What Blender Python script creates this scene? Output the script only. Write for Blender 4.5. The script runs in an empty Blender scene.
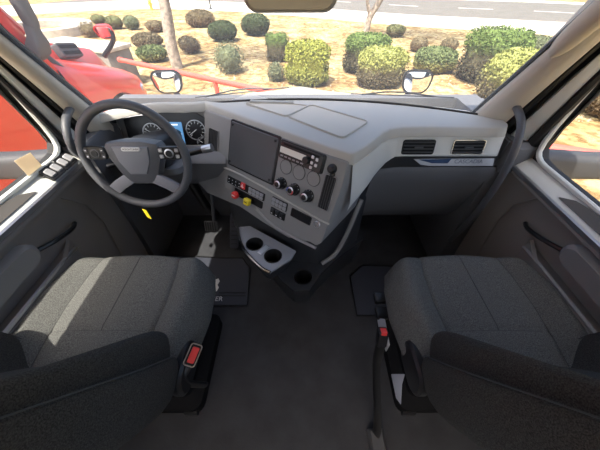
import bpy, bmesh, math, random
from mathutils import Vector as V, Matrix
from mathutils.geometry import delaunay_2d_cdt
sc = bpy.context.scene
COL = sc.collection
R = math.radians
# ------------------------------------------------------------------ camera, sky, sun, exposure
CAM = V((0, 0, 1.43)); FPX = 260.0; H2 = .5 ** .5
cd = bpy.data.cameras.new('camera'); cam = bpy.data.objects.new('camera', cd); COL.objects.link(cam)
cam.location = CAM; cam.rotation_euler = (R(45), 0, 0)
cd.sensor_width = 36; cd.lens = 36 * FPX / 600; cd.clip_start = .01; cd.clip_end = 500
sc.camera = cam
w = bpy.data.worlds.new('sky'); sc.world = w; w.use_nodes = True
nt = w.node_tree; bg = nt.nodes['Background']
sky = nt.nodes.new('ShaderNodeTexSky'); sky.sky_type = 'NISHITA'; sky.sun_disc = False
sky.sun_elevation = R(62); sky.sun_rotation = R(-150); sky.dust_density = 5.0; sky.air_density = 1.0
nt.links.new(sky.outputs[0], bg.inputs[0]); bg.inputs[1].default_value = .20
sd = bpy.data.lights.new('sun', 'SUN'); sd.energy = 4.0; sd.angle = R(.6); sd.color = (1, .94, .84)
sun = bpy.data.objects.new('sun', sd); COL.objects.link(sun)
SUN_EL, SUN_AZ = R(62), R(-150)          # azimuth from +Y (forward), negative = driver's side
sdir = V((math.sin(SUN_AZ) * math.cos(SUN_EL), math.cos(SUN_AZ) * math.cos(SUN_EL), math.sin(SUN_EL)))
sun.rotation_euler = sdir.to_track_quat('Z', 'Y').to_euler(); sun.location = (-6, 0, 12)
sc.view_settings.view_transform = 'Standard'; sc.view_settings.look = 'None'
sc.view_settings.gamma = 1; sc.view_settings.use_curve_mapping = False
sc.view_settings.exposure = 1.25
# ------------------------------------------------------------------ pixel rays (600 x 450 frame)
def ray(u, v):
    b = (225 - v) / FPX
    return V(((u - 300) / FPX, H2 * (1 + b), H2 * (b - 1)))
def pz(u, v, z): d = ray(u, v); return CAM + d * ((z - CAM.z) / d.z)
def py(u, v, y): d = ray(u, v); return CAM + d * (y / d.y)
def px(u, v, x): d = ray(u, v); return CAM + d * (x / d.x)
def pl(u, v, P, n): d = ray(u, v); return CAM + d * ((P - CAM).dot(n) / d.dot(n))
GZ = -1.15                                # the ground outside, cab floor is z = 0
# ------------------------------------------------------------------ materials
MATS = {}
def mat(name, col, rough=.6, metal=0., spec=.5, var=0., vscale=30., bump=0., bscale=200., col2=None, sheen=0., coat=0., emit=None):
    if name in MATS: return MATS[name]
    m = bpy.data.materials.new(name); m.use_nodes = True; n = m.node_tree; b = n.nodes['Principled BSDF']
    b.inputs['Base Color'].default_value = (*col, 1); b.inputs['Roughness'].default_value = rough
    b.inputs['Metallic'].default_value = metal; b.inputs['Specular IOR Level'].default_value = spec
    if sheen: b.inputs['Sheen Weight'].default_value = sheen; b.inputs['Sheen Roughness'].default_value = .5
    if coat: b.inputs['Coat Weight'].default_value = coat; b.inputs['Coat Roughness'].default_value = .05
    if emit: b.inputs['Emission Color'].default_value = (*emit[:3], 1); b.inputs['Emission Strength'].default_value = emit[3]
    tc = n.nodes.new('ShaderNodeTexCoord')
    if var or col2:
        t = n.nodes.new('ShaderNodeTexNoise'); t.inputs['Scale'].default_value = vscale; t.inputs['Detail'].default_value = 4
        n.links.new(tc.outputs['Object'], t.inputs['Vector'])
        r = n.nodes.new('ShaderNodeValToRGB'); c2 = col2 or tuple(min(1, c * (1 + var)) for c in col)
        c1 = col if col2 else tuple(c * (1 - var) for c in col)
        r.color_ramp.elements[0].position = .35; r.color_ramp.elements[1].position = .65
        r.color_ramp.elements[0].color = (*c1, 1); r.color_ramp.elements[1].color = (*c2, 1)
        n.links.new(t.outputs['Fac'], r.inputs[0]); n.links.new(r.outputs[0], b.inputs['Base Color'])
    if bump:
        t2 = n.nodes.new('ShaderNodeTexNoise'); t2.inputs['Scale'].default_value = bscale; t2.inputs['Detail'].default_value = 3
        n.links.new(tc.outputs['Object'], t2.inputs['Vector'])
        bp = n.nodes.new('ShaderNodeBump'); bp.inputs['Strength'].default_value = bump; bp.inputs['Distance'].default_value = .002
        n.links.new(t2.outputs['Fac'], bp.inputs['Height']); n.links.new(bp.outputs[0], b.inputs['Normal'])
    MATS[name] = m; return m
def glass(name, tint, refl=.6, haze=0.):
    m = bpy.data.materials.new(name); m.use_nodes = True; n = m.node_tree; n.nodes.clear()
    o = n.nodes.new('ShaderNodeOutputMaterial'); tr = n.nodes.new('ShaderNodeBsdfTransparent'); tr.inputs[0].default_value = (*tint, 1)
    gl = n.nodes.new('ShaderNodeBsdfGlossy'); gl.inputs['Roughness'].default_value = .02
    lw = n.nodes.new('ShaderNodeLayerWeight'); lw.inputs['Blend'].default_value = .5
    pw = n.nodes.new('ShaderNodeMath'); pw.operation = 'POWER'; pw.inputs[1].default_value = 5; n.links.new(lw.outputs['Facing'], pw.inputs[0])
    mu = n.nodes.new('ShaderNodeMath'); mu.operation = 'MULTIPLY_ADD'; mu.inputs[1].default_value = refl; mu.inputs[2].default_value = .04 * refl
    n.links.new(pw.outputs[0], mu.inputs[0])
    mx = n.nodes.new('ShaderNodeMixShader'); n.links.new(mu.outputs[0], mx.inputs[0]); n.links.new(tr.outputs[0], mx.inputs[1]); n.links.new(gl.outputs[0], mx.inputs[2])
    last = mx
    if haze:  # translucent film mixed in to give the glass veiling glare
        tl = n.nodes.new('ShaderNodeBsdfTranslucent'); tl.inputs[0].default_value = (.9, .88, .84, 1)
        tc = n.nodes.new('ShaderNodeTexCoord'); t = n.nodes.new('ShaderNodeTexNoise'); t.inputs['Scale'].default_value = 3.; t.inputs['Detail'].default_value = 5
        n.links.new(tc.outputs['Object'], t.inputs['Vector'])
        mr = n.nodes.new('ShaderNodeMapRange'); mr.inputs[3].default_value = haze * .7; mr.inputs[4].default_value = haze * 1.3
        n.links.new(t.outputs['Fac'], mr.inputs[0])
        m2 = n.nodes.new('ShaderNodeMixShader'); n.links.new(mr.outputs[0], m2.inputs[0]); n.links.new(mx.outputs[0], m2.inputs[1]); n.links.new(tl.outputs[0], m2.inputs[2]); last = m2
    n.links.new(last.outputs[0], o.inputs[0]); MATS[name] = m; return m
DASH = mat('dash_grey_plastic', (.47, .455, .42), .55, bump=.25, bscale=500)
DASHM = mat('dash_face_plastic', (.25, .245, .24), .5, bump=.2, bscale=500)
DASHD = mat('dash_dark_plastic', (.13, .13, .135), .5, bump=.2, bscale=450)
CONS = mat('console_dark_plastic', (.032, .034, .039), .5, bump=.2, bscale=400)
BLACK = mat('black_plastic', (.01, .01, .011), .4)
GLOSS = mat('gloss_black_plastic', (.014, .014, .015), .32)
HOLE = mat('deep_black', (.003, .003, .004), .9)
CHROME = mat('chrome', (.8, .8, .8), .15, 1.)
SATIN = mat('satin_silver', (.55, .56, .58), .35, 1.)
LEATHER = mat('wheel_leather', (.09, .092, .10), .42, bump=.3, bscale=700)
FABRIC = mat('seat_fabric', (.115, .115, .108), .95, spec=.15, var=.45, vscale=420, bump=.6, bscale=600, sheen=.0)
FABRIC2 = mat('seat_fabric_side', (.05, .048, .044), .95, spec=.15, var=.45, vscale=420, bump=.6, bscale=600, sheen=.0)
SEAM = mat('seam_thread', (.05, .05, .05), .9)
RUBBER = mat('floor_rubber', (.034, .035, .040), .7, bump=.4, bscale=120, var=.2, vscale=8)
MATM = mat('mat_rubber', (.040, .044, .06), .5, bump=.2, bscale=200)
PILLAR = mat('pillar_trim', (.58, .53, .45), .7, bump=.2, bscale=400)
DOORG = mat('door_ledge_plastic', (.66, .67, .63), .55, bump=.2, bscale=400)
DOORD = mat('door_panel_plastic', (.26, .235, .215), .55, bump=.25, bscale=400)
SEAL = mat('rubber_seal', (.012, .012, .012), .7)
HEAD = mat('headliner_cloth', (.6, .58, .54), .95, bump=.3, bscale=300)
WHITE = mat('white_print', (.8, .8, .8), .5)
WHITEP = mat('white_plastic', (.55, .55, .58), .5)
REDP = mat('red_plastic', (.75, .05, .045), .4)
YELP = mat('yellow_plastic', (.85, .65, .03), .4)
PAPER = mat('paper', (.75, .68, .52), .8)
BLUE = mat('lit_blue_screen', (.02, .06, .12), .2, emit=(.06, .16, .30, .8))
GAUGE = mat('gauge_face', (.012, .012, .014), .3)
GRIDM = mat('switch_grey', (.30, .30, .31), .5)
MIRR = mat('mirror_glass', (.85, .86, .88), .03, 1.)
MIRD = mat('mirror_glass_dim', (.30, .295, .28), .3, .5)
WHITEPAINT = mat('white_truck_paint', (.75, .75, .73), .3, coat=.6)
REDPAINT = mat('red_truck_paint', (.72, .045, .03), .3, coat=.7)
REDRAIL = mat('red_rail_paint', (.75, .10, .07), .5)
TYRE = mat('tyre_rubber', (.02, .02, .02), .8)
GREYPL = mat('weathered_grey_plastic', (.075, .075, .08), .6)
CONC = mat('concrete', (.50, .45, .38), .9, var=.15, vscale=6, bump=.5, bscale=60)
CONC_SHADED = mat('shaded_concrete', (.20, .18, .155), .9, var=.2, vscale=4, bump=.5, bscale=60)  # concrete darkened to carry the shade on the wall's front face
WALK = mat('sidewalk_concrete', (.52, .49, .41), .9, var=.06, vscale=2)
ROAD = mat('asphalt_road', (.13, .119, .10), .9, var=.10, vscale=1.2, bump=.4, bscale=40)
LINE = mat('road_line_paint', (.75, .73, .68), .8)
BARK = mat('tree_bark', (.30, .25, .20), .9, var=.35, vscale=9, bump=.8, bscale=30)
YELH = mat('hydrant_yellow', (.80, .52, .08), .5)
WSH = glass('windshield_glass', (.96, .97, .96), .35, .085)
SGL = glass('side_glass', (.985, .99, .985), .15, .004)
TGL = glass('truck_window_glass', (.25, .27, .27), 1.0)
def ground_mat():
    m = bpy.data.materials.new('sandy_gravel'); m.use_nodes = True; n = m.node_tree; b = n.nodes['Principled BSDF']
    b.inputs['Roughness'].default_value = .95; b.inputs['Specular IOR Level'].default_value = .1
    tc = n.nodes.new('ShaderNodeTexCoord')
    def noise(s, d=5):
        t = n.nodes.new('ShaderNodeTexNoise'); t.inputs['Scale'].default_value = s; t.inputs['Detail'].default_value = d
        n.links.new(tc.outputs['Object'], t.inputs['Vector']); return t
    a, c = noise(.5), noise(5., 8)
    r1 = n.nodes.new('ShaderNodeValToRGB'); e = r1.color_ramp.elements
    e[0].position = .38; e[0].color = (.42, .32, .165, 1); e[1].position = .62; e[1].color = (.55, .45, .235, 1)
    r2 = n.nodes.new('ShaderNodeValToRGB'); e = r2.color_ramp.elements  # brown litter, its contrast raised to stand for dappled shade too
    e[0].position = .40; e[0].color = (.42, .33, .27, 1); e[1].position = .54; e[1].color = (1, 1, 1, 1)
    mx = n.nodes.new('ShaderNodeMix'); mx.data_type = 'RGBA'; mx.blend_type = 'MULTIPLY'; mx.inputs[0].default_value = .8
    n.links.new(a.outputs['Fac'], r1.inputs[0]); n.links.new(c.outputs['Fac'], r2.inputs[0])
    n.links.new(r1.outputs[0], mx.inputs[6]); n.links.new(r2.outputs[0], mx.inputs[7])
    r3 = n.nodes.new('ShaderNodeValToRGB'); e = r3.color_ramp.elements  # broad brown patches: mottled shadow put into the sand colour
    e[0].position = .42; e[0].color = (.60, .52, .44, 1); e[1].position = .60; e[1].color = (1, 1, 1, 1)
    n.links.new(noise(1.1, 9).outputs['Fac'], r3.inputs[0])
    m2 = n.nodes.new('ShaderNodeMix'); m2.data_type = 'RGBA'; m2.blend_type = 'MULTIPLY'; m2.inputs[0].default_value = .9
    n.links.new(mx.outputs[2], m2.inputs[6]); n.links.new(r3.outputs[0], m2.inputs[7]); n.links.new(m2.outputs[2], b.inputs['Base Color'])
    bp = n.nodes.new('ShaderNodeBump'); bp.inputs['Strength'].default_value = .6; bp.inputs['Distance'].default_value = .03
    n.links.new(noise(20., 6).outputs['Fac'], bp.inputs['Height']); n.links.new(bp.outputs[0], b.inputs['Normal'])
    return m
def thin_paper():
    m = PAPER; n = m.node_tree; o = n.nodes['Material Output']; b = n.nodes['Principled BSDF']; t = n.nodes.new('ShaderNodeBsdfTranslucent'); t.inputs[0].default_value = (.9, .82, .64, 1)
    x = n.nodes.new('ShaderNodeMixShader'); x.inputs[0].default_value = .6; n.links.new(b.outputs[0], x.inputs[1]); n.links.new(t.outputs[0], x.inputs[2]); n.links.new(x.outputs[0], o.inputs[0])
thin_paper()
SAND = ground_mat()
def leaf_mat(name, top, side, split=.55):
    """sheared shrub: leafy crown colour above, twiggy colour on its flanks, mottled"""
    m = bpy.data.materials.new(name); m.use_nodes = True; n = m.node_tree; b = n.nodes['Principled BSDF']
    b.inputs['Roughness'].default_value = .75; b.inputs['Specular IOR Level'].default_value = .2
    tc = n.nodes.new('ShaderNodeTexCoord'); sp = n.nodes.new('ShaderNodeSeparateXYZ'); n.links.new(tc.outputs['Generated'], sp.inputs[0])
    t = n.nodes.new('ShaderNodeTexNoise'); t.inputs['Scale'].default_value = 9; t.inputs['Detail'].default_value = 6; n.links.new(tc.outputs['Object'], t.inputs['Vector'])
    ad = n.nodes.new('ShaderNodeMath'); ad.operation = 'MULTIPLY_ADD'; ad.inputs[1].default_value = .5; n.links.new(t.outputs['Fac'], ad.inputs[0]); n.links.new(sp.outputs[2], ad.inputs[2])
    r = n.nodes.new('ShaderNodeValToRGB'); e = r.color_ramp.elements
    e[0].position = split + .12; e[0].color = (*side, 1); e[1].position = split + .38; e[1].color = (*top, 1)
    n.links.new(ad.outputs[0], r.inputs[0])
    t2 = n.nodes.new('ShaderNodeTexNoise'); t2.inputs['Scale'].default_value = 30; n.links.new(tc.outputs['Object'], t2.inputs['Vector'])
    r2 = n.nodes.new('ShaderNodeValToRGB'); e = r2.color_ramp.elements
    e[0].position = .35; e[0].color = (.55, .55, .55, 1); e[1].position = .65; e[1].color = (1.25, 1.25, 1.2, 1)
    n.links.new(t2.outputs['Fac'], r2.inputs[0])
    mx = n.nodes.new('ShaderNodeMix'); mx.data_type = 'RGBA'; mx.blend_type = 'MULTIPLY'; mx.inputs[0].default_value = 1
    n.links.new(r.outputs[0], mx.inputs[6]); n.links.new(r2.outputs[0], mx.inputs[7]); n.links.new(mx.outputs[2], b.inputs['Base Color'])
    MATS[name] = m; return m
# ------------------------------------------------------------------ mesh helpers
class Fr:
    """a working plane: origin, two in-plane axes and the outward axis"""
    def __init__(s, o, x, y, z): s.o, s.x, s.y, s.z = V(o), V(x).normalized(), V(y).normalized(), V(z).normalized()
    def __call__(s, a, b, c=0.): return s.o + s.x * a + s.y * b + s.z * c
    def at(s, a, b, c=0., rot=0.):
        ca, sa = math.cos(rot), math.sin(rot)
        return Fr(s(a, b, c), s.x * ca + s.y * sa, s.y * ca - s.x * sa, s.z)
WORLD = Fr((0, 0, 0), (1, 0, 0), (0, 1, 0), (0, 0, 1))
def circ(r, n=16, rx=None, a0=0.): return [(r * math.cos(a0 + 2 * math.pi * k / n), (rx or r) * math.sin(a0 + 2 * math.pi * k / n)) for k in range(n)]
def rrect(wd, ht, r, k=4):
    r = min(r, wd / 2 - 1e-4, ht / 2 - 1e-4); out = []
    for cx, cy, a in ((wd / 2 - r, ht / 2 - r, 0), (-wd / 2 + r, ht / 2 - r, 90), (-wd / 2 + r, -ht / 2 + r, 180), (wd / 2 - r, -ht / 2 + r, 270)):
        for i in range(k + 1):
            t = R(a + 90 * i / k); out.append((cx + r * math.cos(t), cy + r * math.sin(t)))
    return out
class MB:
    def __init__(s): s.v = []; s.f = []
    def loops(s, Ls, cap0=True, cap1=True, closed=True):
        b = len(s.v); n = len(Ls[0])
        for L in Ls: s.v += [tuple(p) for p in L]
        for i in range(len(Ls) - 1):
            for k in range(n if closed else n - 1):
                k2 = (k + 1) % n; s.f.append((b + i * n + k, b + i * n + k2, b + (i + 1) * n + k2, b + (i + 1) * n + k))
        if cap0: s.f.append(tuple(b + k for k in reversed(range(n))))
        if cap1: s.f.append(tuple(b + (len(Ls) - 1) * n + k for k in range(n)))
        return s
    def prism(s, fr, poly, z0, z1, ch=0.):
        Ls = [[fr(a, b, z0) for a, b in poly]]
        if ch:
            cx = sum(p[0] for p in poly) / len(poly); cy = sum(p[1] for p in poly) / len(poly)
            Ls.append([fr(a, b, z1 - (ch if z1 > z0 else -ch)) for a, b in poly]); q = []
            for a, b in poly:
                da, db = a - cx, b - cy; l = math.hypot(da, db) or 1; k = max(0, 1 - ch * 1.2 / l); q.append((cx + da * k, cy + db * k))
            Ls.append([fr(a, b, z1) for a, b in q])
        else: Ls.append([fr(a, b, z1) for a, b in poly])
        return s.loops(Ls)
    def box(s, fr, a0, a1, b0, b1, c0, c1, ch=0.): return s.prism(fr, [(a0, b0), (a1, b0), (a1, b1), (a0, b1)], c0, c1, ch)
    def lathe(s, fr, prof, n=20, cap0=True, cap1=True): return s.loops([[fr(r * math.cos(2 * math.pi * k / n), r * math.sin(2 * math.pi * k / n), z) for k in range(n)] for r, z in prof], cap0, cap1)
    def tube(s, path, rad, n=10, smooth=0, caps=True, flat=1.):
        P = [V(p) for p in path]
        for _ in range(smooth):
            Q = [P[0]]
            for a, b in zip(P, P[1:]): Q += [a.lerp(b, .25), a.lerp(b, .75)]
            P = Q + [P[-1]]
        up = None; Ls = []
        for i, p in enumerate(P):
            t = (P[min(i + 1, len(P) - 1)] - P[max(i - 1, 0)]).normalized()
            if up is None: up = t.orthogonal().normalized()
            up = (up - t * up.dot(t)).normalized(); sd_ = t.cross(up)
            r = rad if not isinstance(rad, (list, tuple)) else rad[0] + (rad[1] - rad[0]) * i / (len(P) - 1)
            Ls.append([p + up * (r * math.cos(2 * math.pi * k / n)) + sd_ * (r * flat * math.sin(2 * math.pi * k / n)) for k in range(n)])
        return s.loops(Ls, caps, caps)
    def ringtube(s, pts, r, n=10):
        P = [V(p) for p in pts]; m = len(P); c = sum(P, V()) / m; Ls = []
        nrm = (P[0] - c).cross(P[m // 4] - c).normalized()
        for i, p in enumerate(P):
            t = (P[(i + 1) % m] - P[i - 1]).normalized(); o = t.cross(nrm).normalized()
            Ls.append([p + o * (r * math.cos(2 * math.pi * k / n)) + nrm * (r * math.sin(2 * math.pi * k / n)) for k in range(n)])
        Ls.append(Ls[0]); return s.loops(Ls, False, False)
    def grid(s, rows, flip=False):
        b = len(s.v); n = len(rows[0])
        for L in rows: s.v += [tuple(p) for p in L]
        for i in range(len(rows) - 1):
            for k in range(n - 1):
                q = (b + i * n + k, b + i * n + k + 1, b + (i + 1) * n + k + 1, b + (i + 1) * n + k)
                s.f.append(q[::-1] if flip else q)
        return s
    def holes(s, fr, outline, holes, z0, z1):
        """plate with real holes"""
        vs, es = [], []
        for L in [outline] + holes:
            b = len(vs); vs += [V(p) for p in L]; es += [(b + i, b + (i + 1) % len(L)) for i in range(len(L))]
        ov, oe, of = delaunay_2d_cdt(vs, es, [], 1, 1e-6)[:3]
        def inside(p, L):
            c = False
            for i in range(len(L)):
                (x1, y1), (x2, y2) = L[i], L[i - 1]
                if (y1 > p[1]) != (y2 > p[1]) and p[0] < (x2 - x1) * (p[1] - y1) / (y2 - y1) + x1: c = not c
            return c
        b = len(s.v); n = len(ov)
        s.v += [tuple(fr(p[0], p[1], z0)) for p in ov] + [tuple(fr(p[0], p[1], z1)) for p in ov]
        cnt = {}
        for t in of:
            c = ((ov[t[0]][0] + ov[t[1]][0] + ov[t[2]][0]) / 3, (ov[t[0]][1] + ov[t[1]][1] + ov[t[2]][1]) / 3)
            if not inside(c, outline) or any(inside(c, h) for h in holes): continue
            s.f.append(tuple(b + n + i for i in t)); s.f.append(tuple(b + i for i in reversed(t)))
            for k in range(3):
                e = (t[k], t[(k + 1) % 3]); cnt[e] = 1
        for (i, j) in cnt:
            if (j, i) not in cnt: s.f.append((b + i, b + j, b + n + j, b + n + i))
        return s
    def mesh(s, name, smooth=True, bevel=0.):
        me = bpy.data.meshes.new(name); me.from_pydata(s.v, [], s.f)
        bm = bmesh.new(); bm.from_mesh(me); bmesh.ops.remove_doubles(bm, verts=bm.verts, dist=1e-6)
        bmesh.ops.recalc_face_normals(bm, faces=bm.faces)
        if bevel:
            es = [e for e in bm.edges if len(e.link_faces) == 2 and e.calc_face_angle(0) > R(35)]
            bmesh.ops.bevel(bm, geom=es, offset=bevel, segments=2, affect='EDGES', profile=.5)
        if smooth:
            for f in bm.faces: f.smooth = True
            for e in bm.edges:
                if len(e.link_faces) == 2 and e.calc_face_angle(0) > R(38): e.smooth = False
        bm.to_mesh(me); bm.free(); return me
    def build(s, name, m, parent=None, bevel=0., smooth=True, **kw): return link(name, s.mesh(name, smooth, bevel), m, parent, **kw)
def link(name, me, m, parent=None, label=None, cat=None, group=None, kind=None):
    o = bpy.data.objects.new(name, me); COL.objects.link(o)
    if m is not None and not me.materials: me.materials.append(m)
    if parent is not None:
        o.parent = parent
        if parent.type == 'EMPTY': o.matrix_parent_inverse = Matrix.Translation(parent.location).inverted()
    return tag(o, label, cat, group, kind)
def tag(o, label=None, cat=None, group=None, kind=None):
    for k, x in (('label', label), ('category', cat), ('group', group), ('kind', kind)):
        if x: o[k] = x
    return o
def thing(name, loc, label, cat, group=None, kind=None):
    o = bpy.data.objects.new(name, None); COL.objects.link(o); o.location = loc; o.empty_display_size = .1
    return tag(o, label, cat, group, kind)
def text(name, body, fr, size, m, parent, extr=.0006, align='CENTER', label=None, bold=0.):
    cu = bpy.data.curves.new(name, 'FONT'); cu.body = body; cu.size = size; cu.align_x = align; cu.align_y = 'CENTER'; cu.extrude = extr; cu.offset = bold; cu.resolution_u = 3
    tmp = bpy.data.objects.new(name + '_tmp', cu); COL.objects.link(tmp)
    bpy.context.view_layer.update()
    me = bpy.data.meshes.new_from_object(tmp.evaluated_get(bpy.context.evaluated_depsgraph_get()))
    bpy.data.objects.remove(tmp); bpy.data.curves.remove(cu); me.materials.clear()
    for v in me.vertices: v.co = fr(v.co.x, v.co.y, v.co.z)
    return link(name, me, m, parent, label=label)
def lerp(a, b, t): return a + (b - a) * t
def interp(pts, x):
    if x <= pts[0][0]: return pts[0][1]
    for (x0, y0), (x1, y1) in zip(pts, pts[1:]):
        if x <= x1: return lerp(y0, y1, (x - x0) / (x1 - x0))
    return pts[-1][1]
def sstep(a, b, x): t = max(0, min(1, (x - a) / (b - a))); return t * t * (3 - 2 * t)
# ================================================================== SETTING OUTSIDE
rnd = random.Random(4)
rows = []
for j in range(61):
    rows.append([(math.copysign(abs(i - 30) ** 1.0, i - 30) * 1.5 * (8 if i in (0, 60) else 1), (-14 + 84 * j / 60) if 0 < j < 60 else (-300 if j == 0 else 420), GZ - .002 * rnd.random()) for i in range(61)])
MB().grid(rows).build('ground', SAND, label='sandy tan gravel ground with dry litter and painted dapple shade in front of the truck', cat='ground', kind='structure')
inner = [pz(u, v, GZ) for u, v in ((700, 57), (600, 41), (540, 34), (470, 30), (400, 26), (330, 19), (240, 11.5), (170, 9), (120, 9.5), (60, 13), (0, 17))]
outer = [pz(u, v, GZ) for u, v in ((720, 35), (600, 26), (540, 22.5), (470, 19), (400, 15.5), (330, 10), (240, 3), (170, 1), (120, 1.5), (60, 4), (0, 7))]
def smooth_line(L, k=2):
    for _ in range(k):
        Q = [L[0]]
        for a, b in zip(L, L[1:]): Q += [a.lerp(b, .25), a.lerp(b, .75)]
        L = Q + [L[-1]]
    return L
inner, outer = smooth_line(inner), smooth_line(outer)
sw = MB(); sw.loops([[(a.x, a.y, GZ - .05), (a.x, a.y, GZ + .05), (b.x, b.y, GZ + .05), (b.x, b.y, GZ - .05)] for a, b in zip(inner, outer)])
swo = sw.build('sidewalk', WALK, label='pale concrete sidewalk strip beside the road', cat='sidewalk', kind='structure')
kb = MB(); kb.loops([[V((b.x, b.y, GZ - .05)), V((b.x, b.y, GZ + .06)), V((b.x, b.y, GZ + .06)) + (b - a).normalized() * .2, V((b.x, b.y, GZ - .05)) + (b - a).normalized() * .2] for a, b in zip(inner, outer)])
kb.build('kerb', CONC, swo)
far = [V((b.x, b.y, 0)) + V((.45, 1, 0)).normalized() * 14 for b in outer]
rd = MB(); rd.grid([[(b.x, b.y, GZ + .012) for b in outer], [(b.x, b.y, GZ + .012) for b in far]])
rdo = rd.build('road', ROAD, label='grey asphalt road running across behind the shrubs', cat='road', kind='structure')
MB().grid([[(b.x, b.y, GZ + .03) for b in far], [(b.x + 1.2, b.y + 2.2, GZ + .03) for b in far]]).build('far_kerb', WALK, rdo)
for k in range(9):
    a, b = V((8 + 5.2 * k - 22, 0, 0)), None
    i = min(range(len(outer)), key=lambda q: abs(outer[q].x - a.x)); p = outer[i] + V((.45, 1, 0)).normalized() * 6.5; t = (outer[max(i - 1, 0)] - outer[min(i + 1, len(outer) - 1)]).normalized()
    MB().box(Fr((p.x, p.y, GZ + .012), t, V((-t.y, t.x, 0)), (0, 0, 1)), -1.3, 1.3, -.07, .07, 0, .006).build('lane_line', LINE, rdo)
# ------------------------------------------------------------------ shrubs, trees, street things
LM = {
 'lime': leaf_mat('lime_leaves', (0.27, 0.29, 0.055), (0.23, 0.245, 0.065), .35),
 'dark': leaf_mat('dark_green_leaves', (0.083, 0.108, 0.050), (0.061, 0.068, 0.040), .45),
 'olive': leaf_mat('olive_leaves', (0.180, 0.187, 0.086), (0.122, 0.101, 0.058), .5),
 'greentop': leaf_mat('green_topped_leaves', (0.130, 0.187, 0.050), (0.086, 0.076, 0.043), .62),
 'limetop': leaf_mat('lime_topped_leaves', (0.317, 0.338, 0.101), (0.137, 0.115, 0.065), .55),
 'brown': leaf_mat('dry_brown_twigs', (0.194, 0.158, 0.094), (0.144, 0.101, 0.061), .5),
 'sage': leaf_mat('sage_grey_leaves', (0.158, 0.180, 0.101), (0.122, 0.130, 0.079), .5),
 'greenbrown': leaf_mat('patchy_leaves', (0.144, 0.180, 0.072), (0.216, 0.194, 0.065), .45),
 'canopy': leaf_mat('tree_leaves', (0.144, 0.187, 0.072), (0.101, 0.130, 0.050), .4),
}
def leaf_cloud(mb, pts, size, rg):
    for p, nrm in pts:
        t = V((rg.gauss(0, 1), rg.gauss(0, 1), rg.gauss(0, 1))).normalized(); nn = (nrm + t * 1.6).normalized()
        a = nn.orthogonal().normalized(); a = Matrix.Rotation(rg.random() * 6.28, 3, nn) @ a; b = nn.cross(a); s = size * rg.uniform(.6, 1.3)
        i = len(mb.v); mb.v += [tuple(p - a * s), tuple(p + b * s * .45), tuple(p + a * s), tuple(p - b * s * .45)]; mb.f.append((i, i + 1, i + 2, i + 3))
def shrub(u0, u1, vt, vb, m, label, boxy=2.0, leaf=None, cat='bush', lean=0., spiky=False):
    uc = (u0 + u1) / 2; base = pz(uc, vb, GZ); hd = V((base.x, base.y, 0)).normalized(); dep = (base - CAM).dot(V((0, H2, -H2)))
    rx = (u1 - u0) / 2 / FPX * dep; c = base + hd * rx * .75; rx = (u1 - u0) / 2 / FPX * ((c - CAM).dot(V((0, H2, -H2))))
    ht = py(uc, vt, c.y - (.35 * rx)).z - GZ; ht = max(ht, rx * .7)
    rg = random.Random(int(u0 * 7 + vb)); root = thing('shrub', (c.x, c.y, GZ), label, cat, 'shrubs in the gravel bed')
    lf = leaf or min(.042, max(.028, rx * .075)); cz = ht * .52; e = 2. / boxy
    def surf(th, ph, k=1.):
        ct, st = math.cos(ph), math.sin(ph); f = lambda q: math.copysign(abs(q) ** e, q)
        wob = 1 + .06 * math.sin(3 * th + u0) + .05 * math.sin(5 * th + 4 * ph + vb)
        z = cz + f(st) * ht * .5 * k
        return V((math.cos(th) * f(ct) * rx * k * wob + lean * (z / ht), math.sin(th) * f(ct) * rx * .9 * k * wob, max(.02, z)))
    body = MB(); ths = [2 * math.pi * i / 22 for i in range(22)]; phs = [-math.pi / 2 * .96 + math.pi * .96 * j / 14 for j in range(15)]
    Ls = []
    for ph in phs: Ls.append([surf(t, ph, .84 + .10 * rg.random()) + V((c.x, c.y, GZ)) for t in ths])
    body.loops(Ls); pts = []
    for _ in range(int(5200 if rx > .5 else 1700)):
        th = rg.uniform(0, 6.283); ph = math.asin(rg.uniform(-.9, 1)); k = rg.uniform(.90, 1.07)
        p = surf(th, ph, k); nn = V((p.x, p.y, (p.z - cz) * 1.3)).normalized()
        if spiky: p = p + nn * rg.uniform(0, .12)
        pts.append((p + V((c.x, c.y, GZ)), nn))
    leaf_cloud(body, pts, lf, rg)
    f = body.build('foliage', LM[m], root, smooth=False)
    st = MB()
    for k in range(4):
        a = k * 1.57 + .4; st.tube([(c.x + math.cos(a) * .03, c.y + math.sin(a) * .03, GZ - .03), (c.x + math.cos(a) * rx * .35, c.y + math.sin(a) * rx * .35, GZ + ht * .35)], (.02, .01), 5)
    st.build('stem', BARK, root)
    return root
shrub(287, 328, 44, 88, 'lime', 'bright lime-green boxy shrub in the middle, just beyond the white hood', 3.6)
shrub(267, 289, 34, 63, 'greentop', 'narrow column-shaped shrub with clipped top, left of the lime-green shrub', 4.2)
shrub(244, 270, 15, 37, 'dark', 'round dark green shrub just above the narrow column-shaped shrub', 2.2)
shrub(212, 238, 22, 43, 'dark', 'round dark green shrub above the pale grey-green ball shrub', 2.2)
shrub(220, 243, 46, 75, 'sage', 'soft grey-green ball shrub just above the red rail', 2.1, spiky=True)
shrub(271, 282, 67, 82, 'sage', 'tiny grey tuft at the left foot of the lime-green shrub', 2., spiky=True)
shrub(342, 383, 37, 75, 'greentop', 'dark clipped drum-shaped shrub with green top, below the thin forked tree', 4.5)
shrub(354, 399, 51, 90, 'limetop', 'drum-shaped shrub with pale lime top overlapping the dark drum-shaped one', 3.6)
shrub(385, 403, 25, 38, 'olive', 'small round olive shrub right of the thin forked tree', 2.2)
shrub(453, 508, 32, 86, 'greentop', 'largest dark shrub with flat green top, at the right', 4.2)
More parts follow.
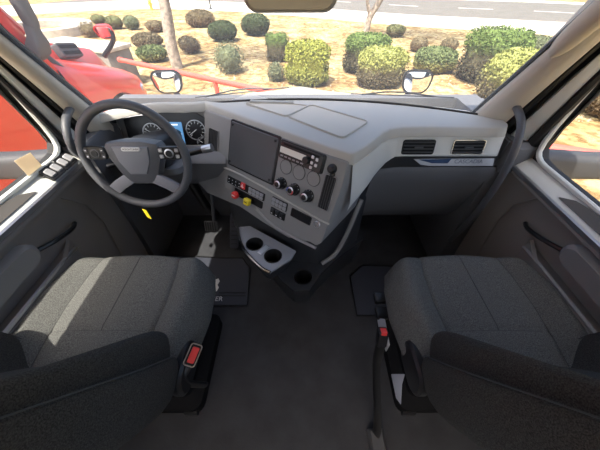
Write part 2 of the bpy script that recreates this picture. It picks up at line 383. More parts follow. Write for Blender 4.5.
shrub(470, 527, 55, 114, 'limetop', 'large rounded shrub with pale lime top next to the right windshield pillar', 3.0)
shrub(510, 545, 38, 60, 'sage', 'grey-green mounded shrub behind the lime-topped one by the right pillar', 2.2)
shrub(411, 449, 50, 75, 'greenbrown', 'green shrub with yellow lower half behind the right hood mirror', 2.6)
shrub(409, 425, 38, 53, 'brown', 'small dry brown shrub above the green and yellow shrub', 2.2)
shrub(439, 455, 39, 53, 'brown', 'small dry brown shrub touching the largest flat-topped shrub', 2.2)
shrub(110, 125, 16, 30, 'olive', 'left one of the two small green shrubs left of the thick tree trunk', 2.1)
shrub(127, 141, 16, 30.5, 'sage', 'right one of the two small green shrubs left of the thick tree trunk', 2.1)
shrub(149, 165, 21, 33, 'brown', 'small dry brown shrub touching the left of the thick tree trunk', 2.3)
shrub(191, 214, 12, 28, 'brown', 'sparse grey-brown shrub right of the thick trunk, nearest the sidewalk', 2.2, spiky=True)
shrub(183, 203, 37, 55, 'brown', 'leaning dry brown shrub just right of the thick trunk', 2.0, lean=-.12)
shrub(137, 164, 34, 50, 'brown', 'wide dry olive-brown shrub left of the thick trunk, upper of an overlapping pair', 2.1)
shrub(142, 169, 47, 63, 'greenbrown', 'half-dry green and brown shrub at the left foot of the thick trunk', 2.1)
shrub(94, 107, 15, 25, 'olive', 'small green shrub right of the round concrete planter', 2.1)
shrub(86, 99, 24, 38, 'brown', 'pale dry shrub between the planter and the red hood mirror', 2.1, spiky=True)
def tree(base, pts, r0, branches, label, crown, crad, n):
    root = thing('tree', base, label, 'tree'); b = V(base)
    MB().tube([b + V(p) for p in pts], (r0, r0 * .75), 12, 2).build('trunk', BARK, root)
    for br, ra in branches: MB().tube([b + V(p) for p in br], (ra, ra * .4), 8, 1).build('branch', BARK, root)
    rg = random.Random(n); mb = MB(); P = []
    for _ in range(n):
        k = rg.choice(crown); c = b + V(k); d = V((rg.gauss(0, 1), rg.gauss(0, 1), rg.gauss(0, .7))).normalized() * (crad * rg.random() ** .45)
        P.append((c + d, V((rg.gauss(0, 1), rg.gauss(0, 1), 1)).normalized()))
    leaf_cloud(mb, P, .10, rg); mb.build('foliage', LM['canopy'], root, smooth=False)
b1 = pz(178, 68, GZ); tp = py(164, 0, b1.y + .1) - b1
tree(b1, [(0, 0, -.05), (tp.x * .25 - .06, 0, .6), (tp.x * .7, .05, tp.z * .75), (tp.x, .1, tp.z + .1), (tp.x - .1, .1, tp.z + .9)], .20,
     [([(tp.x - .05, .1, tp.z + .5), (tp.x + .8, .3, 3.4), (tp.x + 1.7, .2, 4.2)], .09), ([(tp.x - .08, .1, tp.z + .7), (tp.x - .9, .2, 3.6), (tp.x - 1.4, .5, 4.4)], .09)],
     'thick grey tree trunk rising behind the red rail', [(tp.x + 1.5, .2, 4.1), (tp.x + .4, .6, 4.6), (tp.x - 1.2, .4, 4.4), (tp.x + .9, -.9, 4.2)], 1.25, 2600)
b2 = pz(364, 37, GZ); q1 = py(370, 16, b2.y) - b2; q2 = py(380, 1, b2.y) - b2; q3 = py(367, 0, b2.y) - b2
tree(b2, [(0, 0, -.05), q1 * .5, q1, q2, q2 + V((.3, 0, .9))], .17, [([q1, q3, q3 + V((-.2, 0, 1))], .10), ([q2, q2 + V((1.2, 0, 2.0)), q2 + V((2.4, 0, 2.6))], .1)],
     'thin pale forked tree trunk near the middle of the windshield', [(2.4, -.5, 4.3), (1.2, -1.4, 4.6), (3.6, -1.6, 4.1), (-.6, -.4, 4.5), (2.6, -2.8, 4.2)], 1.5, 4200)
hb = pz(152, 10, GZ); hy = thing('fire_hydrant', hb, 'yellow fire hydrant at the far edge of the gravel, left of the thick trunk', 'hydrant')
hf = Fr(hb, (1, 0, 0), (0, 1, 0), (0, 0, 1))
MB().lathe(hf, [(.16, 0), (.16, .05), (.11, .06), (.11, .5), (.15, .51), (.15, .56), (.12, .62), (.06, .72), (.03, .75)], 14).build('body', YELH, hy)
for a in (0, math.pi, -math.pi / 2):
    dv = V((math.cos(a), math.sin(a), 0)); MB().tube([hb + V((0, 0, .38)) + dv * .09, hb + V((0, 0, .38)) + dv * .2], .055, 8).build('nozzle', YELH, hy)
pb = pz(211, 9.5, GZ); po = thing('sign_post', pb, 'thin dark post standing at the sidewalk edge, left of the mirror', 'post')
MB().tube([pb, pb + V((0, 0, 3.2))], .05, 8).build('pole', BLACK, po); MB().lathe(Fr(pb, (1, 0, 0), (0, 1, 0), (0, 0, 1)), [(.2, 0), (.2, .06), (.07, .12)], 10).build('base', BLACK, po)
# red rail
ra, rb = pz(121, 60, -.32), pz(263, 90.5, -.32)
dr = (rb - ra).normalized(); rail = thing('rail', (ra.x, ra.y, GZ), 'long red metal pipe rail crossing in front of the thick tree', 'rail')
MB().tube([ra, rb + dr * 1.6], .055, 10).build('pipe', REDRAIL, rail)
for t in (.72, 1.25): p = ra.lerp(rb, t); MB().tube([(p.x, p.y, GZ), (p.x, p.y, -.32)], .05, 8).build('post', REDRAIL, rail)
p = ra + dr * .12; MB().tube([ra + dr * .02 - V((0, 0, .0)), ra - dr * .06], .065, 10).build('end_cap', REDRAIL, rail)
# concrete block and round planter
k0, k1 = pz(104, 50, -.15), pz(128, 44, -.15); kd = (k1 - k0); kd.z = 0; kl = kd.length; kd.normalize(); kn = V((kd.y, -kd.x, 0))
blk = thing('concrete_wall', (k0.x, k0.y, GZ), 'grey concrete wall end with shade painted into its body, behind the red truck hood', 'wall')
kf = Fr((k0.x, k0.y, GZ), kd, -kn, (0, 0, 1))
MB().box(kf, 0, kl, .0, 2.6, 0, .92).build('wall_body', CONC_SHADED, blk, bevel=.02)
MB().box(kf, -.06, kl + .06, -.06, 2.66, .92, 1.02).build('wall_cap', CONC, blk, bevel=.02)
pc = pz(42, 24.5, -.77); pn = thing('planter', (pc.x, pc.y, GZ), 'round concrete planter ring beyond the red truck windshield', 'planter')
fp = Fr((pc.x, pc.y, GZ), (1, 0, 0), (0, 1, 0), (0, 0, 1)); ro = 2.25
MB().lathe(fp, [(ro, 0), (ro, .36), (ro - .05, .40), (ro - .36, .40), (ro - .40, .36), (ro - .40, 0)], 40, False, False).build('ring', CONC, pn)
MB().lathe(fp, [(ro - .38, .06), (.01, .10)], 40, False, True).build('soil', SAND, pn)
rg = random.Random(9)
deb = MB()
for _ in range(3800):
    y = 6 + 16 * rg.random() ** 1.6; x = rg.uniform(-.9, 1.0) * (y + 1); s = rg.uniform(.012, .045)
    if (x - pc.x) ** 2 + (y - pc.y) ** 2 < 3.4 or abs(x - k0.x) < 2.2 and abs(y - k0.y) < 3.2: continue
    c = V((x, y, GZ + s * .3)); i = len(deb.v)
    for q in range(5):
        a = q * 1.2566 + rg.random() * .6; deb.v.append((c.x + s * math.cos(a), c.y + s * math.sin(a), GZ))
    deb.v.append((c.x, c.y, GZ + s * .9))
    for q in range(5): deb.f.append((i + q, i + (q + 1) % 5, i + 5))
deb.build('gravel', mat('gravel_stones', (.20, .13, .085), .9, col2=(.5, .38, .26), vscale=3), smooth=False, label='loose brown stones and litter scattered over the sandy ground', cat='gravel', kind='stuff')
# a bed of shrubs and a red rail beside the passenger door
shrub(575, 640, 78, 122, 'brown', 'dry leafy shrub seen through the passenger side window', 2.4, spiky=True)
r2a, r2b = V((2.85, 3.08, -.2)), V((5.6, 2.15, -.2))
rl2 = thing('rail', (r2a.x, r2a.y, GZ), 'red metal pipe rail seen low through the passenger side window', 'rail')
MB().tube([r2a, r2b], .065, 10).build('pipe', REDRAIL, rl2)
for t in (.1, .9): p = r2a.lerp(r2b, t); MB().tube([(p.x, p.y, GZ), (p.x, p.y, -.2)], .05, 8).build('post', REDRAIL, rl2)
# ------------------------------------------------------------------ truck front ends
def truck_front(root, O, m):
    """hood and fenders of one truck, local frame = cab frame shifted by O"""
    O = V(O); hood = MB(); rows = []
    for j in range(25):
        t = j / 24; y = lerp(1.47, 3.35, t); hw = lerp(.83, .60, t); zt = .895 - .44 * t - .06 * t * t - .25 * max(0, t - .85) / .15 * t
        row = []
        for i in range(25):
            a = lerp(-1, 1, i / 24); x = a * hw * (1 + .04 * abs(a)); drop = .05 * a * a + .30 * max(0, abs(a) - .82) / .18 * max(0, abs(a) - .82) / .18
            row.append(O + V((x, y - .10 * a * a, zt - drop + .018 * math.cos(a * math.pi * 2) * (1 - abs(a)))))
        rows.append(row)
    h = hood.grid(rows).build('hood', m, root)
    MB().grid([[r + V((0, 0, 0)) for r in rows[-1]], [r + V((0, .05, -.9)) for r in rows[-1]]]).build('grille', BLACK, root)
    for sd_ in (-1, 1):
        f = MB(); rows2 = []
        for j in range(33):
            t = j / 32; y = lerp(1.5, 3.45, t); bul = math.sin(math.pi * min(1, max(0, (t + .1) / 1.1))) ** .7
            ztop = lerp(.60, .10, t) - .12 * t * t; xin = lerp(.84, .62, t)
            xo = 1.02 + .13 * bul - .35 * max(0, t - .75) / .25 * max(0, t - .75)
            dy = y - 2.22; zl = -.62 + (math.sqrt(.62 ** 2 - dy * dy) if abs(dy) < .62 else 0); zl = max(zl, -.62)
            prof = [(xin, ztop + .05), (lerp(xin, xo, .45), ztop + .02 * bul), (lerp(xin, xo, .8), ztop - .06), (xo - .02, ztop - .16), (xo, min(ztop - .26, lerp(ztop - .26, zl, .2))), (xo, lerp(ztop - .26, zl, .6)), (xo - .005, zl), (xo - .09, zl - .01)]
            rows2.append([O + V((sd_ * x, y, z)) for x, z in prof])
        fo = f.grid(rows2, sd_ < 0).build('fender', m, root)
        # wheel
        wf = Fr(O + V((sd_ * .78, 2.22, -.65)), (0, 1, 0), (0, 0, 1), (sd_, 0, 0))
        ty = MB().lathe(wf, [(.30, -.02), (.46, -.02), (.50, .03), (.50, .24), (.46, .29), (.30, .28)], 28, False, False).build('tyre', TYRE, root)
        MB().lathe(wf, [(.30, .26), (.26, .16), (.12, .16), (.10, .24), (.02, .25)], 20, True, True).build('rim', SATIN, root)
        # headlight
        hf_ = Fr(O + V((sd_ * .88, 3.22, -.16)), V((sd_ * .75, -.66, .0)), V((0, .25, .97)), V((sd_ * .6, .75, .25)))
        MB().prism(hf_, [(-.02, -.10), (.26, -.08), (.30, .03), (.10, .12), (-.02, .10)], -.02, .05, .015).build('headlight', mat('lamp_lens', (.5, .52, .6), .08, coat=.5), root)
    return h
def hood_mirror(O, sd_, m, name, label, bent=False):
    """convex fender mirror on an angled arm, O = position of the mirror head"""
    O = V(O); root = thing(name, O + V((-sd_ * .12, .05, -.32)), label, 'mirror')
    MB().tube([O + V((-sd_ * .14, .04, -.34)), O + V((-sd_ * .06, .05, -.17)), O + V((0, .04, -.06))], (.03, .022), 8, 2).build('arm', BLACK, root) if not bent else MB().tube([O + V((-.16, -.02, -.30)), O + V((.05, .0, -.13)), O + V((.10, .0, -.06)), O + V((.10, .0, .02))], (.035, .025), 8, 2).build('arm', BLACK, root)
    d = (CAM - O); d.z = 0; d = d.normalized() * .9 + V((sd_ * .25, -.3, .05)); d = (d + V((-.6, 0, -.55)) if bent else d).normalized()
    f = Fr(O, V((0, 0, 1)).cross(d), d.cross(V((0, 0, 1)).cross(d)), d)
    sh = [(x * (1 + .12 * y / .1), y) for x, y in rrect(.25, .185, .07, 6)]
    h = MB().loops([[f(x * k, y * k, z) for x, y in sh] for k, z in ((.35, -.085), (.8, -.06), (1, -.01), (1, .012), (.9, .012))]).build('housing', m, root)
    MB().loops([[f(x * k, y * k, z) for x, y in sh] for k, z in ((.88, .011), (.86, .018), (.6, .024), (.2, .028))]).build('mirror_face', MIRR, root)
    return root
own = thing('truck_hood', (0, 2.2, GZ), 'white hood and fenders of the truck one sits in, seen past the dash', 'truck hood')
truck_front(own, (0, 0, 0), WHITEPAINT)
cw = MB(); cw.grid([[(x, 1.40 - .28 * x * x, .925) for x in [lerp(-.95, .95, i / 20) for i in range(21)]], [(x, 1.56 - .18 * (x / .95) ** 2, .885) for x in [lerp(-.95, .95, i / 20) for i in range(21)]]]).build('cowl', WHITEPAINT, own)
hood_mirror((-1.17, 2.52, .70), -1, BLACK, 'hood_mirror', 'chrome-faced convex hood mirror on the left fender, below the thick trunk')
hood_mirror((1.03, 2.52, .70), 1, BLACK, 'hood_mirror', 'chrome-faced convex hood mirror on the right fender, before the green shrub')
for sd_, lab, (u0, v0), (u1, v1) in ((-1, 'black wiper arm lying at the base of the windshield, driver side', (205, 97), (272, 92)), (1, 'black wiper arm lying at the base of the windshield, passenger side', (362, 95.5), (440, 101))):
    a, b = pz(u0, v0, .965), pz(u1, v1, .985); a.y = max(a.y, 1.43 - .28 * a.x ** 2); b.y = max(b.y, 1.43 - .28 * b.x ** 2)
    wp = thing('wiper', a, lab, 'wiper'); MB().tube([a, a.lerp(b, .5) + V((0, .03, .012)), b], .004, 6, 1).build('arm', GREYPL, wp)
    MB().tube([a.lerp(b, -.15) + V((0, .01, .0)), b.lerp(a, -.25) + V((0, .01, -.005))], .003, 6, 0).build('blade', GREYPL, wp)
# ---- the red truck parked to the left
RO = V((-4.0, 2.1, 0))
red = thing('truck', (RO.x, RO.y, GZ), 'red semi truck parked alongside to the left', 'truck')
truck_front(red, RO, REDPAINT)
L = lambda x, y, z: RO + V((x, y, z))
for sd_ in (-1, 1):
    X = 1.02 * sd_; f = Fr(L(X, 0, 0), (0, 1, 0), (0, 0, 1), (sd_, 0, 0))
    MB().holes(f, [(-2.6, -.75), (1.46, -.75), (1.50, .55), (1.32, .93), (.88, 1.75), (.55, 2.1), (-2.6, 2.2)], [[(.02, .88), (1.17, .88), (1.04, 1.18), (.78, 1.60), (.02, 1.62)]], -.05, 0).build('cab_side', REDPAINT, red)
    MB().prism(f, [(.0, .86), (1.2, .86), (1.06, 1.18), (.80, 1.63), (.0, 1.64)], -.04, -.03).build('door_window', TGL, red)
    MB().tube([f(.02, .88, .01), f(1.17, .88, .01), f(1.04, 1.18, .01), f(.78, 1.60, .01), f(.02, 1.62, .01), f(.02, .88, .01)], .025, 6).build('window_seal', BLACK, red)
    MB().box(f, -.12, .16, .60, .66, 0, .03, .01).build('door_handle', BLACK, red)
    MB().tube([f(-.2, -.75, .004), f(-.2, 1.7, .004)], .006, 5).build('door_gap', BLACK, red)
    MB().tube([f(1.12, -.75, .004), f(1.10, .4, .004), f(1.05, .9, .004)], .006, 5).build('door_gap', BLACK, red)
    # black gap trim between cab and hood, hood side vent
    MB().tube([f(1.50, .76, -.10), f(1.55, .65, -.07), f(1.60, .54, -.03), f(1.68, .40, .03)], .03, 8, 2, flat=.6).build('gap_seal', GREYPL, red)
    vf = Fr(L(sd_ * .735, 2.22, .575), (-.12 * sd_, 1, -.17), (-.3 * sd_, 0, .95), (sd_ * .9, .12, .35))
    hv = MB().prism(vf, rrect(.46, .17, .03), -.05, .045, .008).build('hood_vent', GREYPL, red)
    for k in (-1, 1): MB().prism(vf.at(0, .037 * k), rrect(.40, .042, .01), .044, .052).build('vent_slot', HOLE, hv)
    # door mirror on its thick arm
    Ls = []
    for z, wx, wy, cx in ((.66, .05, .09, 1.02), (.72, .08, .10, 1.08), (.82, .08, .10, 1.12), (.90, .055, .07, 1.15), (1.0, .05, .06, 1.17)):
        Ls.append([L(sd_ * cx + x, 1.32 + y, z) for x, y in rrect(wx * 2, wy * 2, .03, 3)])
    MB().loops(Ls).build('mirror_arm', GREYPL, red)
    mf = Fr(L(sd_ * 1.19, 1.32, 1.42), (1, 0, 0), (0, 1, 0), (0, 0, 1)); sec_ = rrect(.12, .15, .045, 4)
    MB().loops([[mf(a * k, b * k, z) for a, b in sec_] for k, z in ((.7, -.46), (.95, -.40), (1, -.2), (1, .25), (.9, .36), (.5, .40))]).build('mirror_housing', GREYPL, red)
ws = [L(-.86, 1.34, .95), L(-.45, 1.46, .955), L(0, 1.5, .957), L(.45, 1.46, .955), L(.86, 1.34, .95)]
wt = [V((p.x * .97 + RO.x * .03, p.y - .56, 1.85)) for p in ws]
MB().grid([ws, wt]).build('windshield', TGL, red)
for sd_ in (-1, 1): MB().tube([L(sd_ * .94, 1.38, .90), L(sd_ * .90, .80, 1.88)], .075, 8).build('windshield_pillar', REDPAINT, red)
MB().loops([[L(-1.02, .95, 1.8), L(1.02, .95, 1.8), L(1.02, .6, 2.1), L(-1.02, .6, 2.1)], [L(-1.02, -2.6, 1.9), L(1.02, -2.6, 1.9), L(1.02, -2.6, 2.4), L(-1.02, -2.6, 2.4)]]).build('roof', REDPAINT, red)
MB().box(WORLD, RO.x - 1.0, RO.x + 1.0, RO.y - 2.6, RO.y - 2.5, -.7, 2.2).build('cab_rear', REDPAINT, red)
MB().box(WORLD, RO.x - .97, RO.x + .97, RO.y - 2.5, RO.y + 1.3, -.7, -.62).build('cab_floor', BLACK, red)
MB().box(WORLD, RO.x - .85, RO.x + .85, RO.y + .95, RO.y + 1.32, .7, .92).build('cab_dash', BLACK, red)
MB().grid([[L(x, 1.36 - .10 * (x / .9) ** 2 + .12, .93) for x in (-.95, -.5, 0, .5, .95)], [L(x, 1.60, .88) for x in (-.95, -.5, 0, .5, .95)]]).build('cowl', BLACK, red)
rm = hood_mirror(L(1.16, 2.56, .74), 1, REDPAINT, 'hood_mirror', 'red-backed hood mirror on a black arm, on the red truck', True)
# ================================================================== CAB SHELL
MB().box(WORLD, -1.0, 1.0, -.75, 1.62, -.06, 0).build('floor', RUBBER, label='dark blue-black rubber cab floor between the seats', cat='floor', kind='structure')
MB().box(WORLD, -1.02, 1.02, 1.54, 1.60, 0, .9).build('wall_front', DASHD, label='dark firewall behind the pedals', cat='wall', kind='structure')
rfw = [(-.85, .95), (.85, .95), (.85, 1.6), (-.85, 1.6)]  # unseen back window, added and sized to let fill light in
bf = Fr((0, -.78, 0), (1, 0, 0), (0, 0, 1), (0, 1, 0))
wb = MB().holes(bf, [(-1.02, -.06), (1.02, -.06), (1.02, 1.85), (-1.02, 1.85)], [rfw], -.04, 0).build('wall_back', HEAD, label='cloth-lined rear cab wall with an added back window for fill light', cat='wall', kind='structure')
MB().prism(bf, rfw, -.03, -.025).build('pane', SGL, wb)
cl = MB(); cl.loops([[(-1.0, .66, 1.72), (1.0, .66, 1.72), (1.0, .62, 1.80), (-1.0, .62, 1.80)], [(-1.0, -.8, 1.84), (1.0, -.8, 1.84), (1.0, -.8, 1.9), (-1.0, -.8, 1.9)]])
cl.build('ceiling', HEAD, label='pale cloth headliner over the cab', cat='ceiling', kind='structure')
MB().loops([[(-1.0, .45, 1.89), (1.0, .45, 1.89), (1.0, .45, 1.77), (-1.0, .45, 1.77)], [(-.93, 1.02, 1.80), (.93, 1.02, 1.80), (.93, 1.02, 1.775), (-.93, 1.02, 1.775)]]).build('added_shade_visor', GREYPL, bpy.data.objects['ceiling'])  # unseen visor added to keep direct sun off the dash
YF = lambda x: 1.39 - .29 * x * x          # foot of the windshield
# windshield
xs = [lerp(-.93, .93, i / 24) for i in range(25)]
rowsW = []
for j in range(9):
    t = j / 8; rowsW.append([V((lerp(x, x * .95, t), lerp(YF(x), YF(x) - .56, t), lerp(.945, 1.75, t))) for x in xs])
wso = MB().grid(rowsW).build('window_1', WSH, label='wide curved windshield with glare mixed in as a faint film of dust', cat='windshield', kind='structure')
MB().tube([p + V((0, -.006, .004)) for p in rowsW[0]], .006, 6).build('lower_seal', SEAL, wso)
for k in (0, -1): MB().tube([r[k] + V((0, -.004, 0)) for r in rowsW], .012, 6).build('side_seal', SEAL, wso)
# windshield pillars
for sd_, nm, lab in ((-1, 'trim_1', 'beige-grey windshield pillar trim on the driver side'), (1, 'trim_2', 'beige-grey windshield pillar trim on the passenger side')):
    root = thing(nm, (sd_ * .92, 1.08, .9), lab, 'pillar', kind='structure')
    W0, W1 = (V((.823, 1.255, .90)), V((.775, .60, 1.73))) if sd_ > 0 else (V((-.908, 1.215, .90)), V((-.84, .60, 1.73))); D0, D1 = V((sd_ * .985, 1.00, .88)), V((sd_ * .945, .80, 1.60))
    O0, O1 = V((sd_ * .93, 1.21, .88)), V((sd_ * .90, .72, 1.73))
    def strip(name, m, prof):
        rows = []
        for j in range(13):
            t = j / 12 * 1.10 - .10; w0, d0, o0 = W0.lerp(W1, t), D0.lerp(D1, t), O0.lerp(O1, t); ax = (d0 - w0); nrm = ax.cross(W1 - W0).normalized() * (1 if ax.cross(W1 - W0).x * sd_ < 0 else -1)
            rows.append([w0 + ax * a + nrm * h for a, h in prof])
        return MB().grid(rows).build(name, m, root)
    strip('pillar_cover', PILLAR, [(-.03, -.07), (-.03, .002), (.02, .022), (.12, .032), (.25, .034), (.36, .028), (.44, .012), (.45, -.02)])
    strip('pillar_seal', SEAL, [(.44, .005), (.47, .012), (.53, .008), (.56, -.01), (.60, .004), (.63, -.01)])
    strip('door_frame_trim', DOORG, [(.62, -.012), (.64, .006), (.74, .010), (.84, .004), (.86, -.01)])
    strip('window_seal', SEAL, [(.855, -.005), (.88, .012), (.95, .012), (1.0, .0), (1.02, -.03)])
    MB().tube([W0.lerp(W1, k / 6) + V((-sd_ * .004, .012, .006)) for k in range(7)], .008, 6).build('glass_seal', SEAL, root)
    # outer skin
    ro_ = []
    for j in range(7):
        t = j / 6; w0, d0, o0 = W0.lerp(W1, t), D0.lerp(D1, t), O0.lerp(O1, t)
        ro_.append([w0 + V((0, .03, .01)), o0 + V((sd_ * .06, .03, .01)), d0 + V((sd_ * .05, .02, 0)), d0 + V((sd_ * .03, -.01, 0))])
    MB().grid(ro_).build('outer_skin', WHITEPAINT, root)
    # cover patch where the grab handle is bolted on
    pA = lambda t, a: W0.lerp(W1, t).lerp(D0.lerp(D1, t), a)
    vis = MB(); Ls = []
    if sd_ > 0:
        # bulging visor hinge cover high on the pillar
        c0, c1 = px(549, 55, .80), px(640, -22, .74); ax = (c1 - c0)
        n_ = 14
        for j in range(n_ + 1):
            t = j / n_; rr = .040 * math.sqrt(max(0, 1 - (1 - min(1, t / .45)) ** 2)) + .001; p = c0 + ax * t
            Ls.append([p + V((math.cos(q * .5236) * rr * .75, math.sin(q * .5236) * rr * .35, math.sin(q * .5236) * rr * .8)) for q in range(12)])
        vis.loops(Ls).build('visor_hinge_cover', PILLAR, root)
# ------------------------------------------------------------------ doors
def door(sd_, nm, lab):
    root = thing(nm, (sd_ * 1.0, .5, 0), lab, 'door', kind='structure')
    Y0, Y1 = -.74, 1.07; dz = -.032 if sd_ > 0 else -.006
    def prof_strip(name, m, prof, y0=Y0, y1=Y1, n=18, wob=None):
        rows = []
        for j in range(n + 1):
            y = lerp(y0, y1, j / n); rows.append([V((sd_ * x, y, z + (wob(y) if wob else 0))) for x, z in prof])
        return MB().grid(rows, sd_ > 0).build(name, m, root)
    ledge = prof_strip('window_ledge', DOORG, [(x, z + dz) for x, z in ((1.03, .85), (1.02, .872), (1.0, .878), (.985, .874), (.965, .860), (.95, .848), (.944, .842))])
    prof_strip('chrome_strip', SATIN, [(x, z + dz) for x, z in ((.945, .842), (.937, .838), (.936, .824), (.944, .818))])
    prof_strip('door_panel', DOORD, [(.946, .82 + dz), (.943, .806 + dz), (.95, .785), (.965, .76), (.972, .66), (.972, .55), (.965, .40), (.97, .2), (.985, .0)])
    # outer skin and window
    wf = Fr((sd_ * 1.045, 0, 0), (0, 1, 0), (0, 0, 1), (sd_, 0, 0))
    MB().box(wf, Y0, Y1 + .12, -.4, .85 + dz, -.02, .02).build('outer_skin', WHITEPAINT, root)
    op = [(-.30, .895), (.90, .895), (.945, .905), (.965, .935), (.955, 1.02), (.885, 1.34), (.85, 1.42), (.80, 1.45), (-.30, 1.45)]
    op = [(-.30, .884 + dz), (.90, .884 + dz), (.955, .892 + dz), (.982, .925 + dz), (.970, 1.02), (.895, 1.34), (.86, 1.42), (.81, 1.45), (-.30, 1.45)]
    fr_ = Fr((sd_ * 1.0, 0, .88), (0, 1, 0), (-.07 * sd_, 0, 1), (sd_, 0, .07))
    big = [(Y0, -.03 + dz), (1.0, -.03 + dz), (1.008, .05), (.87, .66), (.75, .86), (Y0, .86)]
    MB().holes(fr_, big, [[(a, b - .88) for a, b in op]], -.008, .03).build('window_frame', SEAL, root)
    MB().prism(fr_, [(a, b - .88) for a, b in [(-.31, .875 + dz), (.96, .875 + dz), (.992, .92), (.98, 1.02), (.905, 1.35), (.83, 1.46), (-.31, 1.46)]], .012, .016).build('pane', SGL, root)
    ga = [fr_(a, b - .88, -.010) for a, b in op]
    MB().ringtube(smooth_line([*ga, ga[0]], 1)[:-1], .010, 8).build('window_gasket', DOORG, root)
    # dark pull recess in the ledge
    q = Fr((sd_ * .966, .52, .862 + dz), (0, 1, 0), (-sd_ * .75, 0, -.66), (-sd_ * .66, 0, .75))
    rc = [(-.30, -.022), (.14, -.022), (.19, -.014), (.23, .010), (.23, .014), (-.30, .014)]
    MB().prism(q, rc, -.01, .0035, .001).build('handle_recess', mat('recess_plastic', (.09, .083, .076), .6), root)
    # map pocket, arm rest, pull handle
    pk = MB(); Ls = []
    for y, o in ((-.35, 0), (-.3, .05), (.2, .06), (.62, .05), (.72, .0)):
        Ls.append([V((sd_ * (.972 - o), y, .42)), V((sd_ * (.968 - o - .012), y, .62)), V((sd_ * (.972 - o - .002), y, .625)), V((sd_ * .985, y, .60)), V((sd_ * .985, y, .40))])
    pk.loops(Ls).build('map_pocket', DOORD, root)
    MB().tube([(sd_ * .905, -.25, .632), (sd_ * .905, .55, .632), (sd_ * .93, .70, .60)], .008, 6, 1).build('pocket_lip', SATIN if sd_ < 0 else DASHM, root)
    af = Fr((sd_ * .955, .47, .715), (0, 1, 0), (0, 0, 1), (-sd_, 0, 0))
    MB().prism(af, rrect(.26, .085, .04, 6), -.01, .028, .014).build('arm_pad', DASHM, root)
    MB().tube([(sd_ * .95, .60, .70), (sd_ * .925, .66, .69), (sd_ * .925, .74, .67), (sd_ * .95, .78, .66)], .009, 8, 2).build('pull_handle', GLOSS, root)
    MB().tube([(sd_ * .963, .80, .79), (sd_ * .958, .92, .63), (sd_ * .962, .88, .3)], .0035, 6, 1).build('panel_edge', DOORD, root)
    if sd_ < 0:
        for c, (a, b_) in enumerate(((57, 177.5), (70, 168.5))):
            p = px(a, b_, -.965); fq = Fr((-.962, p.y, .862), (0, 1, 0), (.75, 0, -.66), (.66, 0, .75))
            sp_ = MB().prism(fq, rrect(.075, .055, .008), -.006, .005, .002).build('switch_panel', GLOSS, root)
            for k in (-1, 1): MB().prism(fq.at(.018 * k, 0), rrect(.026, .034, .006), .004, .012, .003).build('window_switch', GRIDM, sp_)
    return root
door(-1, 'door_1', 'driver door with grey window ledge, switches and dark lower panel')
door(1, 'door_2', 'passenger door with grey window ledge and dark lower panel')
cn = [(14, 161), (30, 152.5), (43.7, 168), (30, 178)]
wpt = [px(u, v, -.988) for u, v in cn]
pm = MB(); pm.loops([[p for p in wpt], [p + V((.0012, 0, 0)) for p in wpt]]); pm.build('paper_notice', PAPER, label='cream square paper notice stuck to the driver side window', cat='paper')
# outside door mirrors (arm slab and housing)
for sd_, lab in ((-1, 'dark door mirror arm outside the driver window'), (1, 'dark door mirror arm outside the passenger window')):
    a0 = px(600 if sd_ > 0 else 0, 165, 1.5 * sd_)
    root = thing('side_mirror', (sd_ * 1.1, 1.08, .70), lab, 'mirror')
    Ls = []
    for t, hh, th in ((0, .085, .05), (.15, .075, .045), (.5, .062, .045), (1, .055, .05)):
        c = V((sd_ * lerp(1.07, 1.62, t), lerp(1.12, 1.05, t), lerp(.735, .765, t)))
        Ls.append([c + V((0, x, y)) for x, y in rrect(th * 2, hh * 2, .03, 3)])
    MB().loops(Ls).build('mirror_arm', mat('mirror_arm_grey', (.045, .046, .05), .6), root)
    mf = Fr((sd_ * 1.66, 1.05, 1.10), (1, sd_ * .25, 0), (0, 0, 1), (sd_ * .25, -1, 0))
    h = MB().prism(mf, rrect(.26, .72, .06, 5), -.09, .03, .02).build('housing', GREYPL, root)
    MB().prism(mf, rrect(.22, .66, .05, 5), .03, .034).build('mirror_face', MIRR, root)
# ================================================================== DASHBOARD
SA, SB = pz(205, 107, .95), pz(352, 161, .95)
sdv = (SB - SA).normalized(); shv = V((sdv.y, -sdv.x, 0)); T20 = R(20)
SN = shv * math.cos(T20) + V((0, 0, math.sin(T20))); SDN = -(V((0, 0, math.cos(T20))) - shv * math.sin(T20))
ST = Fr(SA, sdv, -SDN, SN)                       # stack frame: a right along the face, b up, c out; b = -t
def st(u, v): p = pl(u, v, SA, SN) - SA; return p.dot(sdv), p.dot(-SDN)
dash = thing('dashboard', (0, 1.2, .0), 'grey wraparound truck dashboard with angled centre stack', 'dashboard')
rear = [(-.985, 1.10), (-.90, 1.145), (-.78, 1.185), (-.66, 1.21), (-.55, 1.235), (-.47, 1.268), (SA.x, SA.y)]
for k in range(1, 9): p = SA.lerp(SB, k / 9); rear.append((p.x, p.y))
rear += [(.150, .822), (.172, .806), (.19, .806), (.205, .82), (.24, .858), (.285, .91), (.325, .965), (.36, .996), (.41, 1.014), (.50, 1.02), (.81, 1.012), (.845, 1.018), (.862, 1.04)]
def hoodz(x): return .95 + .022 * math.exp(-((x + .68) / .16) ** 2)
cols = sorted(set([lerp(-.985, .862, i / 70) for i in range(71)] + [p[0] for p in rear]))
rows = []
